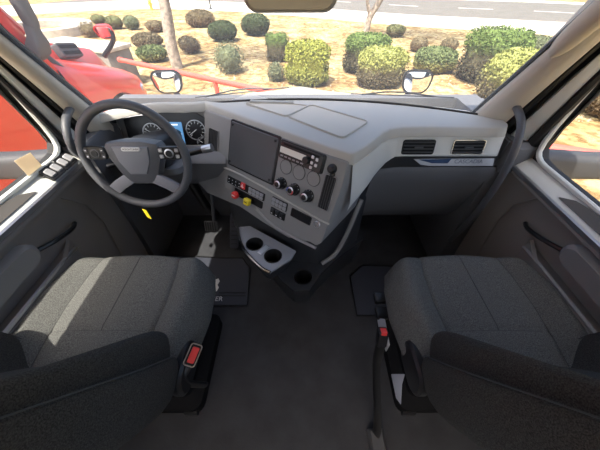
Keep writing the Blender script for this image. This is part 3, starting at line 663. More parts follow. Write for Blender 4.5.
for x in cols:
    yr, yf = interp(rear, x), YF(x) - .004; zr = hoodz(x); row = []
    yr = min(yr, yf - .02)
    for oy, oz in ((.05, -.034), (.010, -.026), (.0, -.022), (.001, -.016), (.013, .008), (.018, .012), (.026, .0135)): row.append(V((x, yr + oy, zr + oz)))
    for k in range(1, 9): t = k / 8; row.append(V((x, lerp(yr + .026, yf, t), lerp(zr + .0135, .945, t * t) + .002 * math.sin(math.pi * t))))
    rows.append(row)
MB().grid(rows).build('top_pad', DASH, dash)
# trays in the top pad
def ztop(x, y): return .957
def tray(quad, hgt, m, nm, lip=.016):
    c = sum(quad, V()) / 4
    outer_ = [V((p.x, p.y, 0)) for p in quad]; inn = [c.lerp(p, 1 - lip / (p - c).length * 1.3) for p in outer_]; inn = [V((p.x, p.y, 0)) for p in inn]
    def rnd_(Q, k=3):
        out = []
        for i in range(4):
            a, b, d = Q[i - 1], Q[i], Q[(i + 1) % 4]; p0 = b + (a - b).normalized() * .022; p1 = b + (d - b).normalized() * .022
            for j in range(k + 1): t = j / k; out.append((p0 * (1 - t) + b * t) * (1 - t) + (b * (1 - t) + p1 * t) * t)
        return out
    o2, i2 = rnd_(outer_), rnd_(inn)
    mb = MB(); up = lambda L_, z: [V((p.x, p.y, z)) for p in L_]
    mb.loops([up(o2, .950), up(o2, .964 + hgt * .7), up([a.lerp(b, .4) for a, b in zip(o2, i2)], .964 + hgt), up(i2, .964 + hgt * .8), up(i2, .9650)], False, False)
    r_ = mb.build(nm, DASH, dash)
    MB().loops([up(i2, .9600), up(i2, .9655)]).build('tray_liner', m, r_)
TRAYF = mat('tray_liner', (.55, .52, .46), .8, bump=.3, bscale=300)
tray([pz(u, v, .965) for u, v in ((311, 105), (369, 122), (343, 139), (287, 117))], .007, TRAYF, 'tray_rim')
tray([pz(u, v, .965) for u, v in ((244, 103), (293, 104.5), (309, 106), (286, 117))], .006, TRAYF, 'tray_rim')
vq = MB(); p0, p1 = pz(250, 102.5, .965), pz(294, 103, .965); p0.z += .004; vq.box(Fr(p0, (p1 - p0), (0, 1, 0), (0, 0, 1)), 0, (p1 - p0).length, -.012, .012, -.012, .006, .003).build('defrost_vent', mat('defrost_grille', (.35, .34, .31), .6), dash)
# ---- centre stack
outl = [(.0, -.012), (.785, -.012), (.79, -.10), (.775, -.36), (.755, -.385), (.725, -.382)] + [st(*q) for q in ((288, 238), (262, 222), (240, 207), (221, 199), (207, 193), (196, 180), (188, 166))] + [(-.10, -.2), (-.05, -.05)]
body = MB(); fw = V((-shv.x, -shv.y, 0)); Ls = [[ST(a, b, 0) for a, b in outl], [ST(a, b, 0) + fw * .30 for a, b in outl]]
body.loops(Ls).build('stack_body', DASHM, dash, bevel=.006)
def onstack(name, m, u_or_s, poly, z0, z1, ch=0., parent=None, label=None): return MB().prism(ST.at(*u_or_s), poly, z0, z1, ch).build(name, m, parent or dash, label=label)
# ridge between the stack and the switch panel
a0, a1 = st(192, 157), st(318, 213)
MB().tube([ST(a0[0], a0[1] - .005, .002), ST(.20, -.235, .003), ST(.46, -.243, .003), ST(.74, -.262, .003), ST(.785, -.262, .0)], .004, 6, 2).build('panel_ridge', DASH, dash)
# blank screen panel with four screws
sw_, sh_ = .278, .194; sc_ = (.334, -.112)
onstack('screen_surround', GLOSS, sc_, rrect(sw_ + .016, sh_ + .016, .010), -.004, .004, .002)
scr = onstack('screen_panel', mat('matt_black_panel', (.095, .094, .098), .42, bump=.15, bscale=400), sc_, rrect(sw_, sh_, .008), .002, .009, .003)
for sx in (-1, 1):
    for sy in (-1, 1):
        q = ST.at(sc_[0] + sx * (sw_ / 2 - .013), sc_[1] + sy * (sh_ / 2 - .013)); MB().lathe(q, [(.006, .008), (.006, .011), (.003, .0125)], 10).build('screw', BLACK, scr)
# radio
rc_ = (.592, -.049)
rad = onstack('radio', GLOSS, rc_, rrect(.205, .064, .006), -.004, .012, .003)
onstack('radio_trim', BLACK, (rc_[0], rc_[1]), rrect(.216, .074, .009), -.004, .006, .002)
onstack('display', mat('radio_display', (.82, .82, .74), .25), (rc_[0] - .035, rc_[1] + .000), rrect(.128, .024, .003), .011, .0135, .001, rad)
onstack('disc_slot', HOLE, (rc_[0], rc_[1] + .024), rrect(.17, .007, .002), .011, .0125, 0, rad)
MB().lathe(ST.at(rc_[0] + .035, rc_[1] - .004), [(.015, .011), (.015, .024), (.012, .027)], 18).build('volume_knob', BLACK, rad)
for k in range(6): onstack('preset_button', GRIDM, (rc_[0] - .085 + .020 * k, rc_[1] - .023), rrect(.014, .006, .002), .011, .0145, .001, rad)
for a, b in ((.058, .016), (.058, -.006), (.058, -.024), (.078, .012), (.078, -.010)): onstack('radio_button', SATIN, (rc_[0] + a, rc_[1] + b), rrect(.012, .012, .003), .011, .015, .001, rad)
# three blank gauge covers
for a in (.530, .597, .668): onstack('gauge_cover', DASHM, (a, -.114), circ(.029, 24), -.002, .003, .0015)
for a in (.530, .597, .668): MB().ringtube([ST(a + .0295 * math.cos(k * .2618), -.114 + .0295 * math.sin(k * .2618), .0015) for k in range(24)], .0012, 5).build('gauge_cover_gap', BLACK, dash)
# climate knobs
for i, a in enumerate((.524, .594, .664)):
    q = ST.at(a, -.188); kn_ = MB().lathe(q, [(.026, -.002), (.026, .006), (.021, .010), (.021, .030), (.018, .034)], 24).build('climate_knob', GLOSS, dash)
    MB().lathe(q, [(.0165, .0335), (.0165, .0355), (.014, .0365)], 20).build('knob_face', SATIN, kn_)
    MB().lathe(q, [(.011, .036), (.011, .037)], 16).build('knob_centre', GLOSS, kn_)
    if i == 1:
        for a0_, mm in ((2.2, mat('blue_mark', (.03, .10, .45), .4)), (-.9, REDP)):
            MB().tube([q(.0145 * math.cos(a0_ + t * .25), .0145 * math.sin(a0_ + t * .25), .037) for t in range(6)], .0022, 5).build('temperature_mark', mm, kn_)
    for k in range(5): t = 2.6 - k * .55; MB().lathe(q.at(.0235 * math.cos(t), .0235 * math.sin(t)), [(.0016, .006), (.0012, .008)], 6).build('dial_mark', WHITE, kn_)
# small round knob + tall vent at the right edge
q = ST.at(.735, -.05); kn_ = MB().lathe(q, [(.018, -.002), (.018, .008), (.015, .016), (.009, .021)], 18).build('lamp_knob', BLACK, dash)
MB().lathe(q.at(.008, -.02), [(.009, -.001), (.008, .012), (.004, .015)], 12).build('knob_lever', GLOSS, kn_)
def vent(cx, cy, wd, ht, n, vert, fr, rim, nm='air_vent', tab=False):
    v_ = MB().prism(fr.at(cx, cy), rrect(wd, ht, .008), -.004, .0025, .001).build(nm, HOLE, dash)
    fr2 = fr.at(cx, cy); P = rrect(wd, ht, .008, 3)
    MB().ringtube([fr2(a, b, .003) for a, b in P], .0028, 6).build('vent_rim', rim, v_)
    for k in range(n):
        o = (k + .5) / n - .5
        if vert: s_ = MB().prism(fr2.at(o * wd * .96, 0), rrect(wd / n * .38, ht * .94, .001), .001, .008, .001)
        else: s_ = MB().prism(fr2.at(0, o * ht * .96), rrect(wd * .95, ht / n * .38, .001), .001, .008, .001)
        s_.build('slat', mat('slat_black', (.07, .07, .072), .7, spec=.2), v_)
    if tab: MB().box(fr2.at(0, 0), -.018, .018, -.003, .003, .006, .013, .002).build('vent_tab', GREYPL, v_)
    return v_
vent(.740, -.145, .050, .140, 5, True, ST, DASHM)
vent(.075, -.165, .070, .165, 6, True, ST, DASHM)
# ---- switch panel
def bank(c0, wd, ht, nx, ny, m, nm, rowm=None):
    pn_ = onstack(nm, BLACK, c0, rrect(wd, ht, .004), -.003, .004, .001)
    for j in range(ny):
        for i in range(nx):
            if callable(m): mm = m(i, j)
            else: mm = m
            if mm is None: continue
            cx, cy = c0[0] + ((i + .5) / nx - .5) * wd * .95, c0[1] - ((j + .5) / ny - .5) * ht * .9
            b_ = onstack('switch', mm, (cx, cy), rrect(wd / nx * .82, ht / ny * .78, .002), .003, .0085, .002, pn_)
            if mm is BLACK: onstack('switch_mark', WHITE, (cx, cy), rrect(.006, .003, .001), .0082, .0092, 0, pn_)
    return pn_
bank((.320, -.290), .250, .036, 10, 2, lambda i, j: BLACK if i < 4 else (None if i < 6 else GRIDM), 'switch_bank')
hz = onstack('hazard_switch', REDP, (.308, -.284), rrect(.026, .030, .003), .003, .012, .003)
tri = [(.011 * math.cos(R(90 + 120 * k)), .011 * math.sin(R(90 + 120 * k)) - .001) for k in range(3)]; tri2 = [(a * .55, b * .55) for a, b in tri]
MB().holes(ST.at(.308, -.284), tri, [tri2], .011, .0125).build('hazard_triangle', WHITE, hz)
bank((.532, -.283), .088, .040, 4, 2, GRIDM, 'switch_bank')
p3 = onstack('switch_bank', BLACK, (.532, -.332), rrect(.085, .036, .004), -.003, .004, .001)
for k in range(3):
    c = (.532 + (k - 1) * .027, -.332); onstack('switch', GLOSS, c, rrect(.023, .030, .003), .003, .011, .003, p3); onstack('switch_mark', WHITE, (c[0], c[1] - .006), rrect(.008, .003, .001), .0108, .0116, 0, p3)
# parking brake knobs
onstack('blank_panel', DASHM, (.205, -.318), rrect(.05, .05, .004), -.002, .002, .001)
onstack('brake_valve_recess', BLACK, (.345, -.333), rrect(.19, .036, .006), -.002, .003, .001)
for c, mm, oct_, lab in (((.290, -.334), REDP, 8, 'red octagonal brake knob'), ((.372, -.334), YELP, 4, 'yellow square brake knob')):
    q = ST.at(*c); b_ = MB().lathe(q, [(.009, 0), (.009, .03)], 12).build('knob_stem', BLACK, dash)
    if oct_ == 8: MB().prism(q, circ(.019, 8, None, .3927), .026, .046, .004).build('brake_knob', mm, b_, label=lab); MB().prism(q, rrect(.02, .004, .001), .0455, .0468).build('knob_print', WHITE, b_)
    else: MB().prism(q, rrect(.032, .032, .005), .026, .046, .004).build('brake_knob', mm, b_, label=lab); MB().prism(q, rrect(.018, .003, .001), .0455, .0468).build('knob_print', BLACK, b_)
# small display slot + power socket
onstack('display_slot', HOLE, (.652, -.290), rrect(.098, .032, .003), -.004, .001)
MB().ringtube([ST(.652 + a, -.290 + b, .001) for a, b in rrect(.102, .036, .004)], .0022, 6).build('slot_rim', BLACK, dash)
so = MB().lathe(ST.at(.735, -.287), [(.015, -.002), (.015, .004), (.012, .006), (.0105, .004), (.0105, -.006)], 20, False, True).build('power_socket', SATIN, dash)
MB().lathe(ST.at(.735, -.287), [(.0105, -.004), (.002, -.003)], 16).build('socket_hole', HOLE, so)
# ---- cup holder tray below the stack
cz_ = .45
cpo = [pz(u, v, cz_) for u, v in ((239, 227), (250, 226), (296, 251), (291, 259), (270, 272), (262, 268), (246, 252), (240, 238))]
c1, c2 = pz(254.5, 244, cz_), pz(273, 256, cz_)
cho = MB().holes(Fr((0, 0, cz_), (1, 0, 0), (0, 1, 0), (0, 0, 1)), [(p.x, p.y) for p in cpo], [[(c.x + x, c.y + y) for x, y in circ(.041, 20)] for c in (c1, c2)], -.012, 0).build('cup_holder', mat('cup_tray_plastic', (.26, .27, .295), .35), dash)
for c in (c1, c2):
    cf = Fr((c.x, c.y, cz_), (1, 0, 0), (0, 1, 0), (0, 0, 1))
    MB().lathe(cf, [(.044, .001), (.042, .003), (.040, .0), (.036, -.075), (.001, -.078)], 22, False, True).build('cup_well', BLACK, cho)
ctr = sum(cpo, V()) / 8
MB().loops([[p for p in cpo], [V((lerp(p.x, ctr.x, .12), lerp(p.y, ctr.y + .03, .12), .38)) for p in cpo], [V((lerp(p.x, ctr.x, .35), lerp(p.y, ctr.y + .10, .35), .26)) for p in cpo]], False, True).build('tray_body', CONS, cho)
MB().tube([cpo[0] + V((-.003, 0, .002)), cpo[7] + V((-.004, -.002, .002)), cpo[6] + V((-.003, -.004, .002)), cpo[5] + V((-.002, -.004, .002)), cpo[4] + V((0, -.004, .002))], .008, 8, 2).build('chrome_edge', CHROME, cho)
mid = c1.lerp(c2, .5); MB().box(Fr((mid.x, mid.y, cz_), (c2 - c1), V((0, 0, 1)).cross(c2 - c1), (0, 0, 1)), -.012, .012, -.03, .03, 0, .004, .002).build('divider', SATIN, cho)
# lower console with bottle pocket
pkz = .26; bc = pz(303, 277, pkz)
lo = [(-.20, .90), (-.09, .755), (-.03, .70), (.05, .705), (.11, .80), (.20, .90), (.38, 1.05), (.40, 1.52), (-.36, 1.52), (-.34, 1.08)]
MB().holes(WORLD, lo, [[(bc.x + x, bc.y + y) for x, y in circ(.043, 20)]], pkz - .02, pkz).build('console_shelf', CONS, dash)
MB().loops([[(x, y, pkz - .005) for x, y in lo], [(lerp(x, .02, .08), lerp(y, 1.2, .15), .0) for x, y in lo]], False, False).build('console_base', CONS, dash)
MB().lathe(Fr((bc.x, bc.y, pkz), (1, 0, 0), (0, 1, 0), (0, 0, 1)), [(.050, .0), (.048, .006), (.043, .003), (.038, -.10), (.001, -.10)], 22, False, True).build('bottle_pocket', BLACK, dash)
up_ = [(-.30, 1.03), (-.05, .89), (.10, .865), (.34, 1.04), (.40, 1.52), (-.42, 1.52), (-.42, 1.18)]
MB().loops([[(x, y, .24) for x, y in up_], [(x, y, .66) for x, y in up_]]).build('console_column', CONS, dash)
MB().tube([(.30, .985, .62), (.25, .93, .45), (.20, .90, .30), (.12, .86, .27)], .012, 8, 2).build('console_edge', DASHM, dash)
MB().tube([ST(.76, -.39, .004), ST(.62, -.40, .004), ST(.50, -.40, .0), ST(.40, -.365, 0)], .007, 6, 1).build('lower_rail', DASHM, dash)
# ---- passenger side
def xprof(name, m, prof, x0, x1, n=20, cx=None):
    rows = []
    for i in range(n + 1):
        x = lerp(x0, x1, i / n); k = max(0, 1 - (x - x0) / .14); o = -.0 + .02 * k * k; rows.append([V((x, y - o, z)) for y, z in prof])
    return MB().grid(rows).build(name, m, dash)
xprof('passenger_face', mat('passenger_face_plastic', (.70, .69, .65), .45, bump=.2, bscale=500), [(1.06, .928), (1.036, .924), (1.034, .905), (1.018, .842), (1.024, .832)], .34, .862)
xprof('trim_strip', mat('strip_black', (.02, .02, .022), .3), [(1.024, .836), (1.018, .832), (1.010, .790), (1.03, .784)], .355, .868)
xprof('glove_panel', DASHD, [(1.052, .79), (1.016, .784), (1.008, .76), (1.035, .68), (1.06, .58), (1.10, .46), (1.16, .36), (1.26, .29), (1.5, .26)], .33, .90)
cpth = [(.197, .812), (.22, .835), (.255, .872), (.29, .912), (.325, .96), (.352, .986), (.375, 1.002), (.41, 1.016)]; rows = []
for i, (x, y) in enumerate(cpth):
    a, b = cpth[max(i - 1, 0)], cpth[min(i + 1, len(cpth) - 1)]; t_ = V((b[0] - a[0], b[1] - a[1], 0)).normalized(); nn = V((t_.y, -t_.x, 0)); k = i / 7
    rows.append([V((x, y, z)) + nn * (o_ - .004) for z, o_ in ((.926, -.02), (.915, -.004), (lerp(.86, .90, k), .002), (lerp(.75, .842, k), .012), (lerp(.70, .832, k), .004))])
MB().grid(rows).build('corner_panel', MATS['passenger_face_plastic'], dash)
PF = Fr((0, 1.026, .873), (1, 0, 0), (0, .25, .968), (0, -.968, .25))
vent(.508, .004, .135, .058, 4, False, PF, BLACK, tab=True)
vent(.722, .004, .135, .058, 4, False, PF, CHROME, tab=True)
TF = Fr((0, 1.014, .811), (1, 0, 0), (0, .19, .982), (0, -.982, .19))
ts = MB().prism(TF, [(.50, .014), (.855, .018), (.862, -.016), (.575, -.016), (.535, -.010)], -.004, .004, .0015).build('silver_inlay', mat('brushed_inlay', (.62, .64, .68), .25, .3), dash)
MB().prism(TF, [(.52, .013), (.665, .016), (.655, -.004), (.585, -.004)], .003, .0048).build('blue_inlay', mat('blue_foil', (.10, .17, .33), .25, .7), ts)
text('inlay_lettering', 'CASCADIA', TF.at(.745, .004, .0045), .026, mat('inlay_print', (.14, .16, .2), .4), dash, .0004)
MB().box(WORLD, .885, 1.03, 1.03, 1.54, -.03, .90).build('kick_panel', DASHD, dash); MB().box(WORLD, -1.03, -.94, 1.05, 1.54, -.03, .88).build('kick_panel', DASHD, dash)
for k in (-1, 1): MB().box(WORLD, k * .89, k * 1.0, .99, 1.24, .77, .905, .02).build('corner_cover', DASHD, dash)
# ---- driver cluster
CF = Fr((0, 1.255, .868), (1, 0, 0), (0, .30, .954), (0, -.954, .30))
def cfp(u, v): p = pl(u, v, CF.o, CF.z) - CF.o; return p.dot(CF.x), p.dot(CF.y)
MB().prism(CF, [(-.99, -.14), (-.40, -.14), (-.43, .06), (-.55, .078), (-.68, .090), (-.80, .080), (-.92, .05), (-.99, .03)], -.12, -.004).build('cluster_panel', DASHM, dash)
cl_ = MB().prism(CF, [(-.865, -.09), (-.455, -.09), (-.452, .03), (-.50, .058), (-.62, .074), (-.72, .074), (-.82, .058), (-.865, .03)], -.006, .002, .002).build('instrument_cluster', GAUGE, dash)
PRT = mat('gauge_print', (.55, .57, .58), .4, emit=(.8, .85, .9, .08))
def gauge(u, v, r, ndl=None, ticks=11):
    a, b = cfp(u, v); q = CF.at(a, b); g_ = MB().lathe(q, [(r, .001), (r, .006), (r * .93, .006), (r * .90, .003)], 28, False, False).build('gauge_ring', SATIN, cl_)
    for k in range(ticks):
        t = R(225 - 270 * k / (ticks - 1)); MB().box(q.at(r * .76 * math.cos(t), r * .76 * math.sin(t), 0, t), -.12 * r, .12 * r, -.0012, .0012, .002, .0032).build('gauge_tick', PRT, cl_)
    if ndl is not None: MB().box(q.at(0, 0, 0, R(ndl)), -.1 * r, .8 * r, -.0016, .0016, .004, .0055).build('gauge_needle', PRT, cl_)
gauge(153, 133, .048, 150); gauge(160.5, 142.5, .026, 210, 7); gauge(196, 130, .048, 215); gauge(202.5, 142, .026, 150, 7)
a, b = cfp(175.5, 133.5); scn = MB().prism(CF.at(a, b), rrect(.082, .108, .004), .001, .004, .001).build('cluster_screen', BLUE, cl_)
LIT = mat('lit_print', (.7, .75, .8), .4, emit=(.75, .85, 1., .7))
text('screen_text', '0', CF.at(a + .004, b + .002, .0045), .026, LIT, cl_, .0002); text('screen_text', 'mph', CF.at(a + .025, b - .001, .0045), .010, LIT, cl_, .0002)
MB().prism(CF.at(a - .004, b + .042), rrect(.05, .006, .001), .0035, .0048).build('screen_bar', LIT, cl_); MB().prism(CF.at(a, b - .022), rrect(.06, .0025, .0005), .0035, .0048).build('screen_bar', LIT, cl_)
MB().prism(CF.at(a + .016, b - .040), rrect(.016, .014, .002), .0035, .0048).build('screen_icon', LIT, cl_)
MB().prism(CF, [(-.86, -.115), (-.47, -.115), (-.465, -.092), (-.86, -.092)], -.01, .02, .006).build('cluster_sill', DASHM, dash)
a, b = cfp(107, 119); vent(a, b - .005, .095, .034, 4, False, CF, DASHM); a, b = cfp(112, 132.5); vent(a, b, .10, .05, 5, True, CF, DASHM)
# lower driver panels
rows = []
for i in range(15):
    x = lerp(-.99, -.36, i / 14); rows.append([V((x, y, z)) for y, z in ((1.20, .79), (1.13, .775), (1.10, .75), (1.12, .66), (1.20, .56), (1.32, .50), (1.5, .48))])
MB().grid(rows).build('knee_panel', DASHD, dash)
# ================================================================== STEERING WHEEL AND COLUMN
WA = R(12); WC = V((-.648, .910, .888))
WF = Fr(WC, (1, 0, 0), (0, math.sin(WA), math.cos(WA)), (0, -math.cos(WA), math.sin(WA)))
swh = thing('steering_wheel', WC + WF.z * -.1, 'black four-spoke steering wheel with silver badge', 'steering wheel')
RR = .200
MB().ringtube([WF(RR * math.cos(2 * math.pi * k / 64), RR * math.sin(2 * math.pi * k / 64), 0) for k in range(64)], .0165, 14).build('rim', LEATHER, swh)
hubp = [(-.100, .062), (-.04, .072), (.04, .072), (.100, .062), (.112, .045), (.100, -.005), (.072, -.075), (.052, -.102), (0, -.108), (-.052, -.102), (-.072, -.075), (-.100, -.005), (-.112, .045)]
hub = MB().loops([[WF(a * k, b * k - .0, c) for a, b in hubp] for k, c in ((.75, -.09), (.96, -.05), (1.0, -.03), (1.0, -.012), (.95, .004), (.80, .010), (.3, .013))]).build('hub', LEATHER, swh)
hl = [(-.07, .052), (.07, .052), (.062, -.005), (.034, -.058), (-.034, -.058), (-.062, -.005)]
MB().loops([[WF(a * k, b * k, c) for a, b in hl] for k, c in ((1, .004), (1, .012), (.95, .016), (.5, .020))]).build('airbag_cover', mat('airbag_plastic', (.20, .205, .225), .42, bump=.2, bscale=600), swh)
bq = WF.at(.004, .044); bd = MB().prism(bq, rrect(.072, .0145, .006), .012, .0205, .002).build('badge', mat('badge_silver', (.75, .75, .75), .3, .2), swh)
text('badge_lettering', 'FREIGHTLINER', bq.at(0, 0, .0207), .0094, BLACK, swh, .0002, bold=.0)
for s in (-1, 1):
    # upper spoke with a button pod
    MB().loops([[WF(s * x, y, z) for y, z in ((.048 - k, -.012), (.048 - k, .004), (.0 + k * .6, .004), (.0 + k * .6, -.012))] for x, k in ((.095, 0), (.14, .006), (.20, .012))]).build('spoke', LEATHER, swh, bevel=.003)
    pd = MB().prism(WF.at(s * .143, .026, 0, 0), [(s * a, b) for a, b in rrect(.085, .050, .012)], -.004, .011, .003).build('button_pod', GLOSS, swh)
    q = WF.at(s * .143, .026)
    MB().lathe(q, [(.018, .010), (.018, .013), (.015, .014)], 18).build('pad_ring', SATIN if s > 0 else GREYPL, pd); MB().lathe(q, [(.013, .013), (.012, .0165)], 16).build('pad_button', BLACK, pd)
    for a, b in ((-.031, .012), (-.031, -.012), (.031, .012), (.031, -.012)):
        MB().prism(q.at(a, b), rrect(.015, .014, .003), .010, .014, .001).build('button', GREYPL if s < 0 else SATIN, pd)
        MB().prism(q.at(a, b), rrect(.006, .003, .001), .0135, .0146).build('button_mark', WHITE, pd)
    # lower spoke
    MB().loops([[WF(s * (x + ox), y + oy, z) for ox, oy, z in ((.014, .019, -.012), (.014, .019, .006), (-.014, -.019, .006), (-.014, -.019, -.012))] for x, y in ((.050, -.080), (.10, -.108), (.142, -.138))]).build('spoke', mat('spoke_grey', (.22, .22, .24), .4), swh, bevel=.003)
colm = thing('steering_column', (-.63, 1.12, .72), 'dark steering column shroud with control stalks behind the wheel', 'steering column')
MB().loops([[WF(a * k, b * k - .01, c) for a, b in rrect(.15, .13, .03)] for k, c in ((1.0, -.075), (1.05, -.13), (.9, -.24), (.7, -.36))]).build('shroud', BLACK, colm)
MB().prism(Fr(WF(.03, -.085, -.16), WF.x, WF.z, -WF.y), rrect(.17, .15, .03), -.01, .02, .005).build('lower_cover', DASHM, colm)
MB().tube([WF(.07, .0, -.10), WF(.15, -.01, -.085), WF(.245, .015, -.075)], (.011, .015), 10, 1).build('stalk', GLOSS, colm)
MB().tube([WF(.245, .015, -.075), WF(.285, .024, -.072)], .017, 10).build('stalk_end', SATIN, colm)
MB().tube([WF(-.07, -.02, -.10), WF(-.14, -.05, -.09), WF(-.185, -.06, -.085)], (.010, .012), 10, 1).build('stalk', GLOSS, colm)
MB().tube([WF(0, -.05, -.3), (-.66, 1.38, .25), (-.66, 1.5, .05)], .03, 10).build('shaft', BLACK, colm)
yt = py(147, 214, .98); yq = Fr(yt, (.9, -.4, -.1), (-.15, .1, 1), (-.3, -.9, .3))
MB().prism(yq, rrect(.028, .056, .004), -.001, .001).build('hang_tag', YELP, label='small yellow tag hanging below the steering wheel', cat='tag')
# ================================================================== PEDALS, MATS
bp_ = py(211, 226, 1.22); bpq = Fr(bp_, (1, 0, 0), (0, .35, .94), (0, -.94, .35))
br = thing('brake_pedal', bp_, 'square black brake pedal with ribbed rubber face', 'pedal')
MB().prism(bpq, rrect(.085, .075, .01), -.008, .006, .003).build('pad', GREYPL, br)
for k in range(5): MB().prism(bpq.at((k - 2) * .015, 0), rrect(.007, .062, .002), .005, .010, .001).build('rib', BLACK, br)
MB().tube([bpq(.02, .02, -.01), (bp_.x + .03, 1.30, .38), (bp_.x + .03, 1.40, .50)], .012, 8, 1).build('arm', GREYPL, br)
p0, p1 = py(235.5, 212, 1.26), pz(234, 248, .05); aq = Fr(p0.lerp(p1, .5), (1, .0, 0), p0 - p1, V((1, 0, 0)).cross(p0 - p1))
ac = thing('accelerator_pedal', p1, 'long narrow accelerator pedal right of the brake pedal', 'pedal'); al_ = (p0 - p1).length
MB().prism(aq, [(a * (1 + .2 * b / al_), b) for a, b in rrect(.062, al_, .012)], -.012, .008, .003).build('pad', mat('pedal_rubber', (.035, .037, .05), .55), ac)
for k in range(7): MB().prism(aq.at(0, (k - 3) * al_ * .12), rrect(.045, .006, .002), .007, .011, .001).build('rib', BLACK, ac)
def fmat(poly, lab, grooves, letters):
    root = thing('floor_mat', (sum(p[0] for p in poly) / len(poly), sum(p[1] for p in poly) / len(poly), 0), lab, 'floor mat')
    MB().prism(WORLD, poly, .001, .012, .003).build('mat', MATM, root)
    MB().ringtube([(x, y, .012) for x, y in poly], .006, 6).build('mat_border', BLACK, root)
    for (a, b) in grooves: MB().tube([a, b], .0025, 5).build('groove', BLACK, root)
    return root
P = lambda u, v: tuple(pz(u, v, .01)[:2])
m1 = fmat([P(247, 305.5), P(250, 268), P(243, 258), P(222, 258), (-.90, 1.12), (-.90, .745)], 'dark rubber floor mat with white print beside the driver seat', [((*P(219, 293), .0125), (*P(246, 293), .0125)), ((*P(219, 296), .0125), (*P(246, 296), .0125))], True)
tq = pz(222.8, 299, .013); text('mat_lettering', 'FREIGHTLINER', Fr((tq.x, tq.y, .013), (1, 0, 0), (0, 1, 0), (0, 0, 1)), .042, WHITE, m1, .0003, 'RIGHT')
eq = pz(217.5, 286, .013)
MB().loops([[(eq.x + a, eq.y + b, z) for a, b in ((-.03, .045), (-.005, .055), (.006, .035), (-.002, .01), (.010, -.01), (.004, -.035), (-.03, -.05), (-.018, -.02), (-.022, .01))] for z in (.012, .0135)]).build('mat_emblem', WHITE, m1)
fmat([P(350, 276), P(357, 315.5), (.80, .69), (.82, 1.02), (.42, 1.04)], 'dark rubber floor mat peeking out beside the passenger seat', [], False)
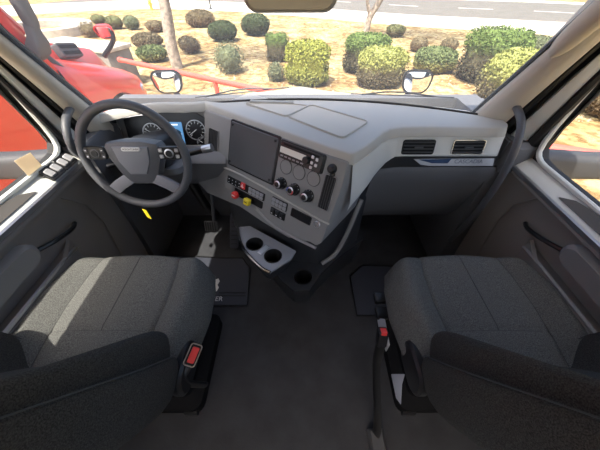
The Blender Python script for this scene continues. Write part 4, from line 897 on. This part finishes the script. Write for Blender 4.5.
# ================================================================== SEATS
def seat(sd_, label, zc):
    X = .645 * sd_; root = thing('seat', (X, .45, 0), label, 'seat'); Yr, Yf = .20, .715
    def cush(a, t, dz=0.):
        hw = interp([(0, .265), (.25, .295), (.5, .31), (.75, .30), (.92, .275), (1, .25)], t)
        bol = .034 * sstep(.55, .80, abs(a)) * (1 - .55 * sstep(.55, 1, t)); edge = .10 * max(0, (abs(a) - .80) / .20) ** 2.2
        fe = .115 * max(0, (t - .86) / .14) ** 2.3
        cr = .010 * (1 - a * a); g = 0
        for s0 in (-.56, .56): g += .007 * math.exp(-((a - s0) / .022) ** 2)
        if t < .40: g += .004 * math.exp(-((t - .30) / .012) ** 2) * (1 if abs(a) < .56 else 0)
        y = lerp(Yr, Yf, t) - .035 * a * a * t
        return V((X + a * hw, y, zc + bol - edge - fe + cr - g + dz))
    NA, NT = 72, 46; A_ = [lerp(-1, 1, i / NA) for i in range(NA + 1)]; T_ = [j / NT for j in range(NT + 1)]
    mb = MB(); top = [[cush(a, t) for a in A_] for t in T_]; mb.grid(top)
    ring = top[0][::-1] + [r[0] for r in top[1:]] + top[-1][1:] + [r[-1] for r in top[-2:0:-1]]
    low = [V((lerp(p.x, X, .16), lerp(p.y, .45, .10), zc - .15)) for p in ring]; mid_ = [V((X + (p.x - X) * 1.0, p.y + (.006 if p.y > .6 else 0), lerp(p.z, zc - .15, .4))) for p in ring]
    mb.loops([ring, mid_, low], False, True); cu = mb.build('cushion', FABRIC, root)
    for s0 in (-.56, 0, .56): MB().tube([cush(s0, lerp(.06 if s0 else .30, .985, k / 24), .0003 if s0 else .0006) for k in range(25)], .0011, 5).build('seam', SEAM, cu)
    MB().tube([cush(lerp(-.56, .56, k / 12), .30, .0006) for k in range(13)], .0011, 5).build('seam', SEAM, cu)
    # backrest: sections up the recline
    B0 = V((X, .222, zc - .09)); axu = V((0, -.454, .891)).normalized(); axf = V((0, axu.z, -axu.y)); Ht = .80
    def sec(h):
        t = h / Ht; hw = interp([(0, .235), (.04, .265), (.10, .280), (.35, .29), (.8, .27), (.95, .24), (1, .19)], t)
        k = interp([(0, .35), (.035, .72), (.09, 1), (.93, 1), (1, .5)], t); out = []
        bl = interp([(0, .03), (.08, .085), (.22, .098), (.40, .082), (.6, .062), (.9, .04), (1, .02)], t)
        half = [(1.0, -.03), (1.03, .02), (1.035, .07), (1.0, .098), (.965, .098), (.935, .082), (.922, .09 + bl * .30), (.895, .085 + bl * .80), (.845, .08 + bl), (.775, .075 + bl * .92), (.69, .07 + bl * .55), (.60, .068 + bl * .15), (.56, .060), (.50, .070), (.25, .074)]
        prof = [(-a, d) for a, d in half] + [(0, .075)] + half[::-1] + [(.9, -.065), (.45, -.08), (0, -.085), (-.45, -.08), (-.9, -.065)]
        for a, d in prof:
            out.append(B0 + V((a * hw, 0, 0)) + axu * h + axf * (d * k))
        return out
    hs = [0, .012, .03, .06, .10, .16, .24, .32, .40, .48, .56, .64, .70, .75, .78, .80]
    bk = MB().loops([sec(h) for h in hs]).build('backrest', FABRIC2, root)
    sm = bk.modifiers.new('round', 'SUBSURF'); sm.levels = 1; sm.render_levels = 1
    for q, m_ in (((3, 27), .0014),):
        for idx in q: MB().tube([sec(h)[idx] + axf * .001 for h in hs[3:-2]], m_, 5).build('seam', SEAM, bk)
    for idx in (9, 21): MB().tube([sec(h)[idx] + axf * .0003 for h in hs[3:-2]], .0011, 5).build('seam', SEAM, bk)
    hr = B0 + axu * (Ht + .10) + axf * .02; hq = Fr(hr, (1, 0, 0), axu, axf)
    MB().prism(hq, rrect(.26, .17, .05, 5), -.05, .06, .03).build('headrest', FABRIC2, root, bevel=.01)
    for k in (-1, 1): MB().tube([hq(k * .07, -.2, 0), hq(k * .07, -.05, 0)], .007, 8).build('headrest_post', SATIN, root)
    # suspension base
    MB().loops([[(X + x * k, .45 + y * k, z) for x, y in rrect(.42, .44, .04)] for k, z in ((1.0, 0), (1.0, .06), (.80, .09), (.86, .18), (.80, .26), (.95, .34), (1.05, zc - .15))]).build('pedestal', mat('matt_black_steel', (.012, .012, .013), .9, spec=.1), root)
    inn = -sd_
    for k in (-.16, .16): MB().box(WORLD, X + k - .03, X + k + .03, .22, .66, 0, .03, .006).build('floor_rail', BLACK, root)
    # recliner cover and lever on the aisle side
    rx_ = X + inn * .275
    MB().prism(Fr((rx_, .27, zc - .07), (0, 1, 0), (0, 0, 1), (inn, 0, 0)), rrect(.16, .12, .05, 5), -.01, .018, .008).build('recliner_cover', BLACK, root)
    return root, X, inn
s1, X1, in1 = seat(-1, 'dark grey fabric driver seat partly in sunlight', .585)
s2, X2, in2 = seat(1, 'dark charcoal fabric passenger seat with white side covers', .585)
# driver belt buckle
bu = pl(193, 355, V((-.335, .30, .50)), V((1, 0, 0))); bt = thing('seat_belt_buckle', bu - V((0, 0, .1)), 'bright red-faced seat belt buckle beside the driver seat', 'buckle')
bz = Fr(bu, (.55, -.80, 0), (.25, .17, .95), (.80, .55, -.30))
d = (CAM - bu).normalized(); ydir = V((.12, .55, .8)); xdir = ydir.cross(d).normalized(); bz = Fr(bu, xdir, d.cross(xdir), d)
bz = bz.at(0, 0, 0, R(-22))
h = MB().prism(bz, rrect(.036, .066, .008), -.024, .006, .003).build('housing', BLACK, bt)
MB().ringtube([bz(a, b, .006) for a, b in rrect(.034, .062, .007)], .002, 6).build('housing_rim', SATIN, bt)
MB().prism(bz.at(.001, .0), rrect(.022, .046, .004), .004, .009, .002).build('release_button', REDP, bt)
MB().tube([bz(0, -.03, -.012), bz(-.004, -.08, -.02), (bu.x - .01, bu.y - .03, bu.z - .22)], .008, 8, 1, flat=1.6).build('stalk', BLACK, bt)
# passenger: white side covers, buckle, belt
p0 = px(381, 322, .318)
wc = MB(); wc.loops([[px(u, v, x) for u, v in ((377, 318), (385, 319), (390, 345), (386, 352), (380, 336))] for x in (.322, .360)]); wc.build('side_cover', WHITEP, s2, bevel=.003)
wc = MB(); wc.loops([[px(u, v, x) for u, v in ((391, 374), (405, 374), (402, 385), (401, 405), (396, 398))] for x in (.335, .365)]); wc.build('side_cover', WHITEP, s2, bevel=.003)
for u, v in ((377, 298), (379, 313)): p = px(u, v, .325); MB().prism(Fr(p, (0, 1, 0), (0, 0, 1), (-1, 0, 0)), rrect(.05, .03, .008), -.03, .012, .004).build('seat_lever', BLACK, s2)
bu = px(382.5, 339, .300); bt = thing('seat_belt_buckle', bu - V((0, 0, .1)), 'black seat belt buckle with small red button beside the passenger seat', 'buckle')
d = (CAM - bu).normalized(); bz = Fr(bu, V((.95, .3, 0)), V((-.1, .5, .85)), d)
bz = Fr(bu, (1, 0, -.1), V((0, .35, .94)), V((0, -.94, .35)))
MB().prism(bz, rrect(.036, .075, .008), -.020, .008, .003).build('housing', BLACK, bt)
MB().box(bz.at(0, .037), -.011, .011, -.012, .004, -.012, .010, .002).build('release_button', REDP, bt)
e0 = pz(385, 440, .03)
MB().tube([bz(0, -.035, -.006), (bu.x + .005, bu.y - .03, bu.z - .18), (.315, .17, .12), (.315, .14, .02)], .006, 8, 2, flat=3.).build('belt_webbing', BLACK, bt)
MB().box(WORLD, .29, .35, .08, .17, 0, .05, .01).build('floor_anchor', GREYPL, bt)
# ================================================================== GRAB HANDLES, MIRROR
for sd_, lab in ((1, 'long black curved grab handle on the passenger side pillar'), (-1, 'black grab handle on the driver side pillar, half behind the wheel')):
    pth = [px(u, v, x) for u, v, x in ((514, 103, .875), (519, 112, .845), (522, 124, .835), (517, 146, .832), (505, 172, .838), (488, 198, .85), (470, 221, .86), (450, 240, .87))]
    if sd_ < 0: pth = [V((-p.x - .05, p.y, p.z)) for p in pth[:4]] + [V((-.93, .99, .86)), V((-.95, 1.03, .80))]
    g_ = thing('grab_handle', pth[-1], lab, 'grab handle'); MB().tube(pth, .0140, 12, 2).build('handle_bar', LEATHER, g_)
    d_ = (pth[0] - pth[1]).normalized(); MB().tube([pth[0] - d_ * .02, pth[0] + d_ * .03], .027, 12).build('end_mount', DASHM, g_)
mc = py(290.5, -9, 1.0); dd = (V((0, 0, 1.40)) - mc).normalized(); xr = V((0, 0, 1)).cross(dd).normalized() * 1; mq = Fr(mc, xr, dd.cross(xr), dd)
mr_ = thing('rear_view_mirror', mc, 'dark rounded interior mirror hanging at the top of the windshield', 'mirror')
MB().prism(mq, rrect(.275, .098, .04, 6), -.03, .004, .006).build('housing', mat('mirror_shell', (.30, .30, .29), .5), mr_)
MB().prism(mq, rrect(.258, .082, .034, 6), .002, .0065, .001).build('mirror_face', MIRD, mr_)
MB().tube([mq(0, .03, -.03), mq(0, .10, -.06), (mc.x, 1.04, 1.52)], .012, 8, 1).build('stem', BLACK, mr_)
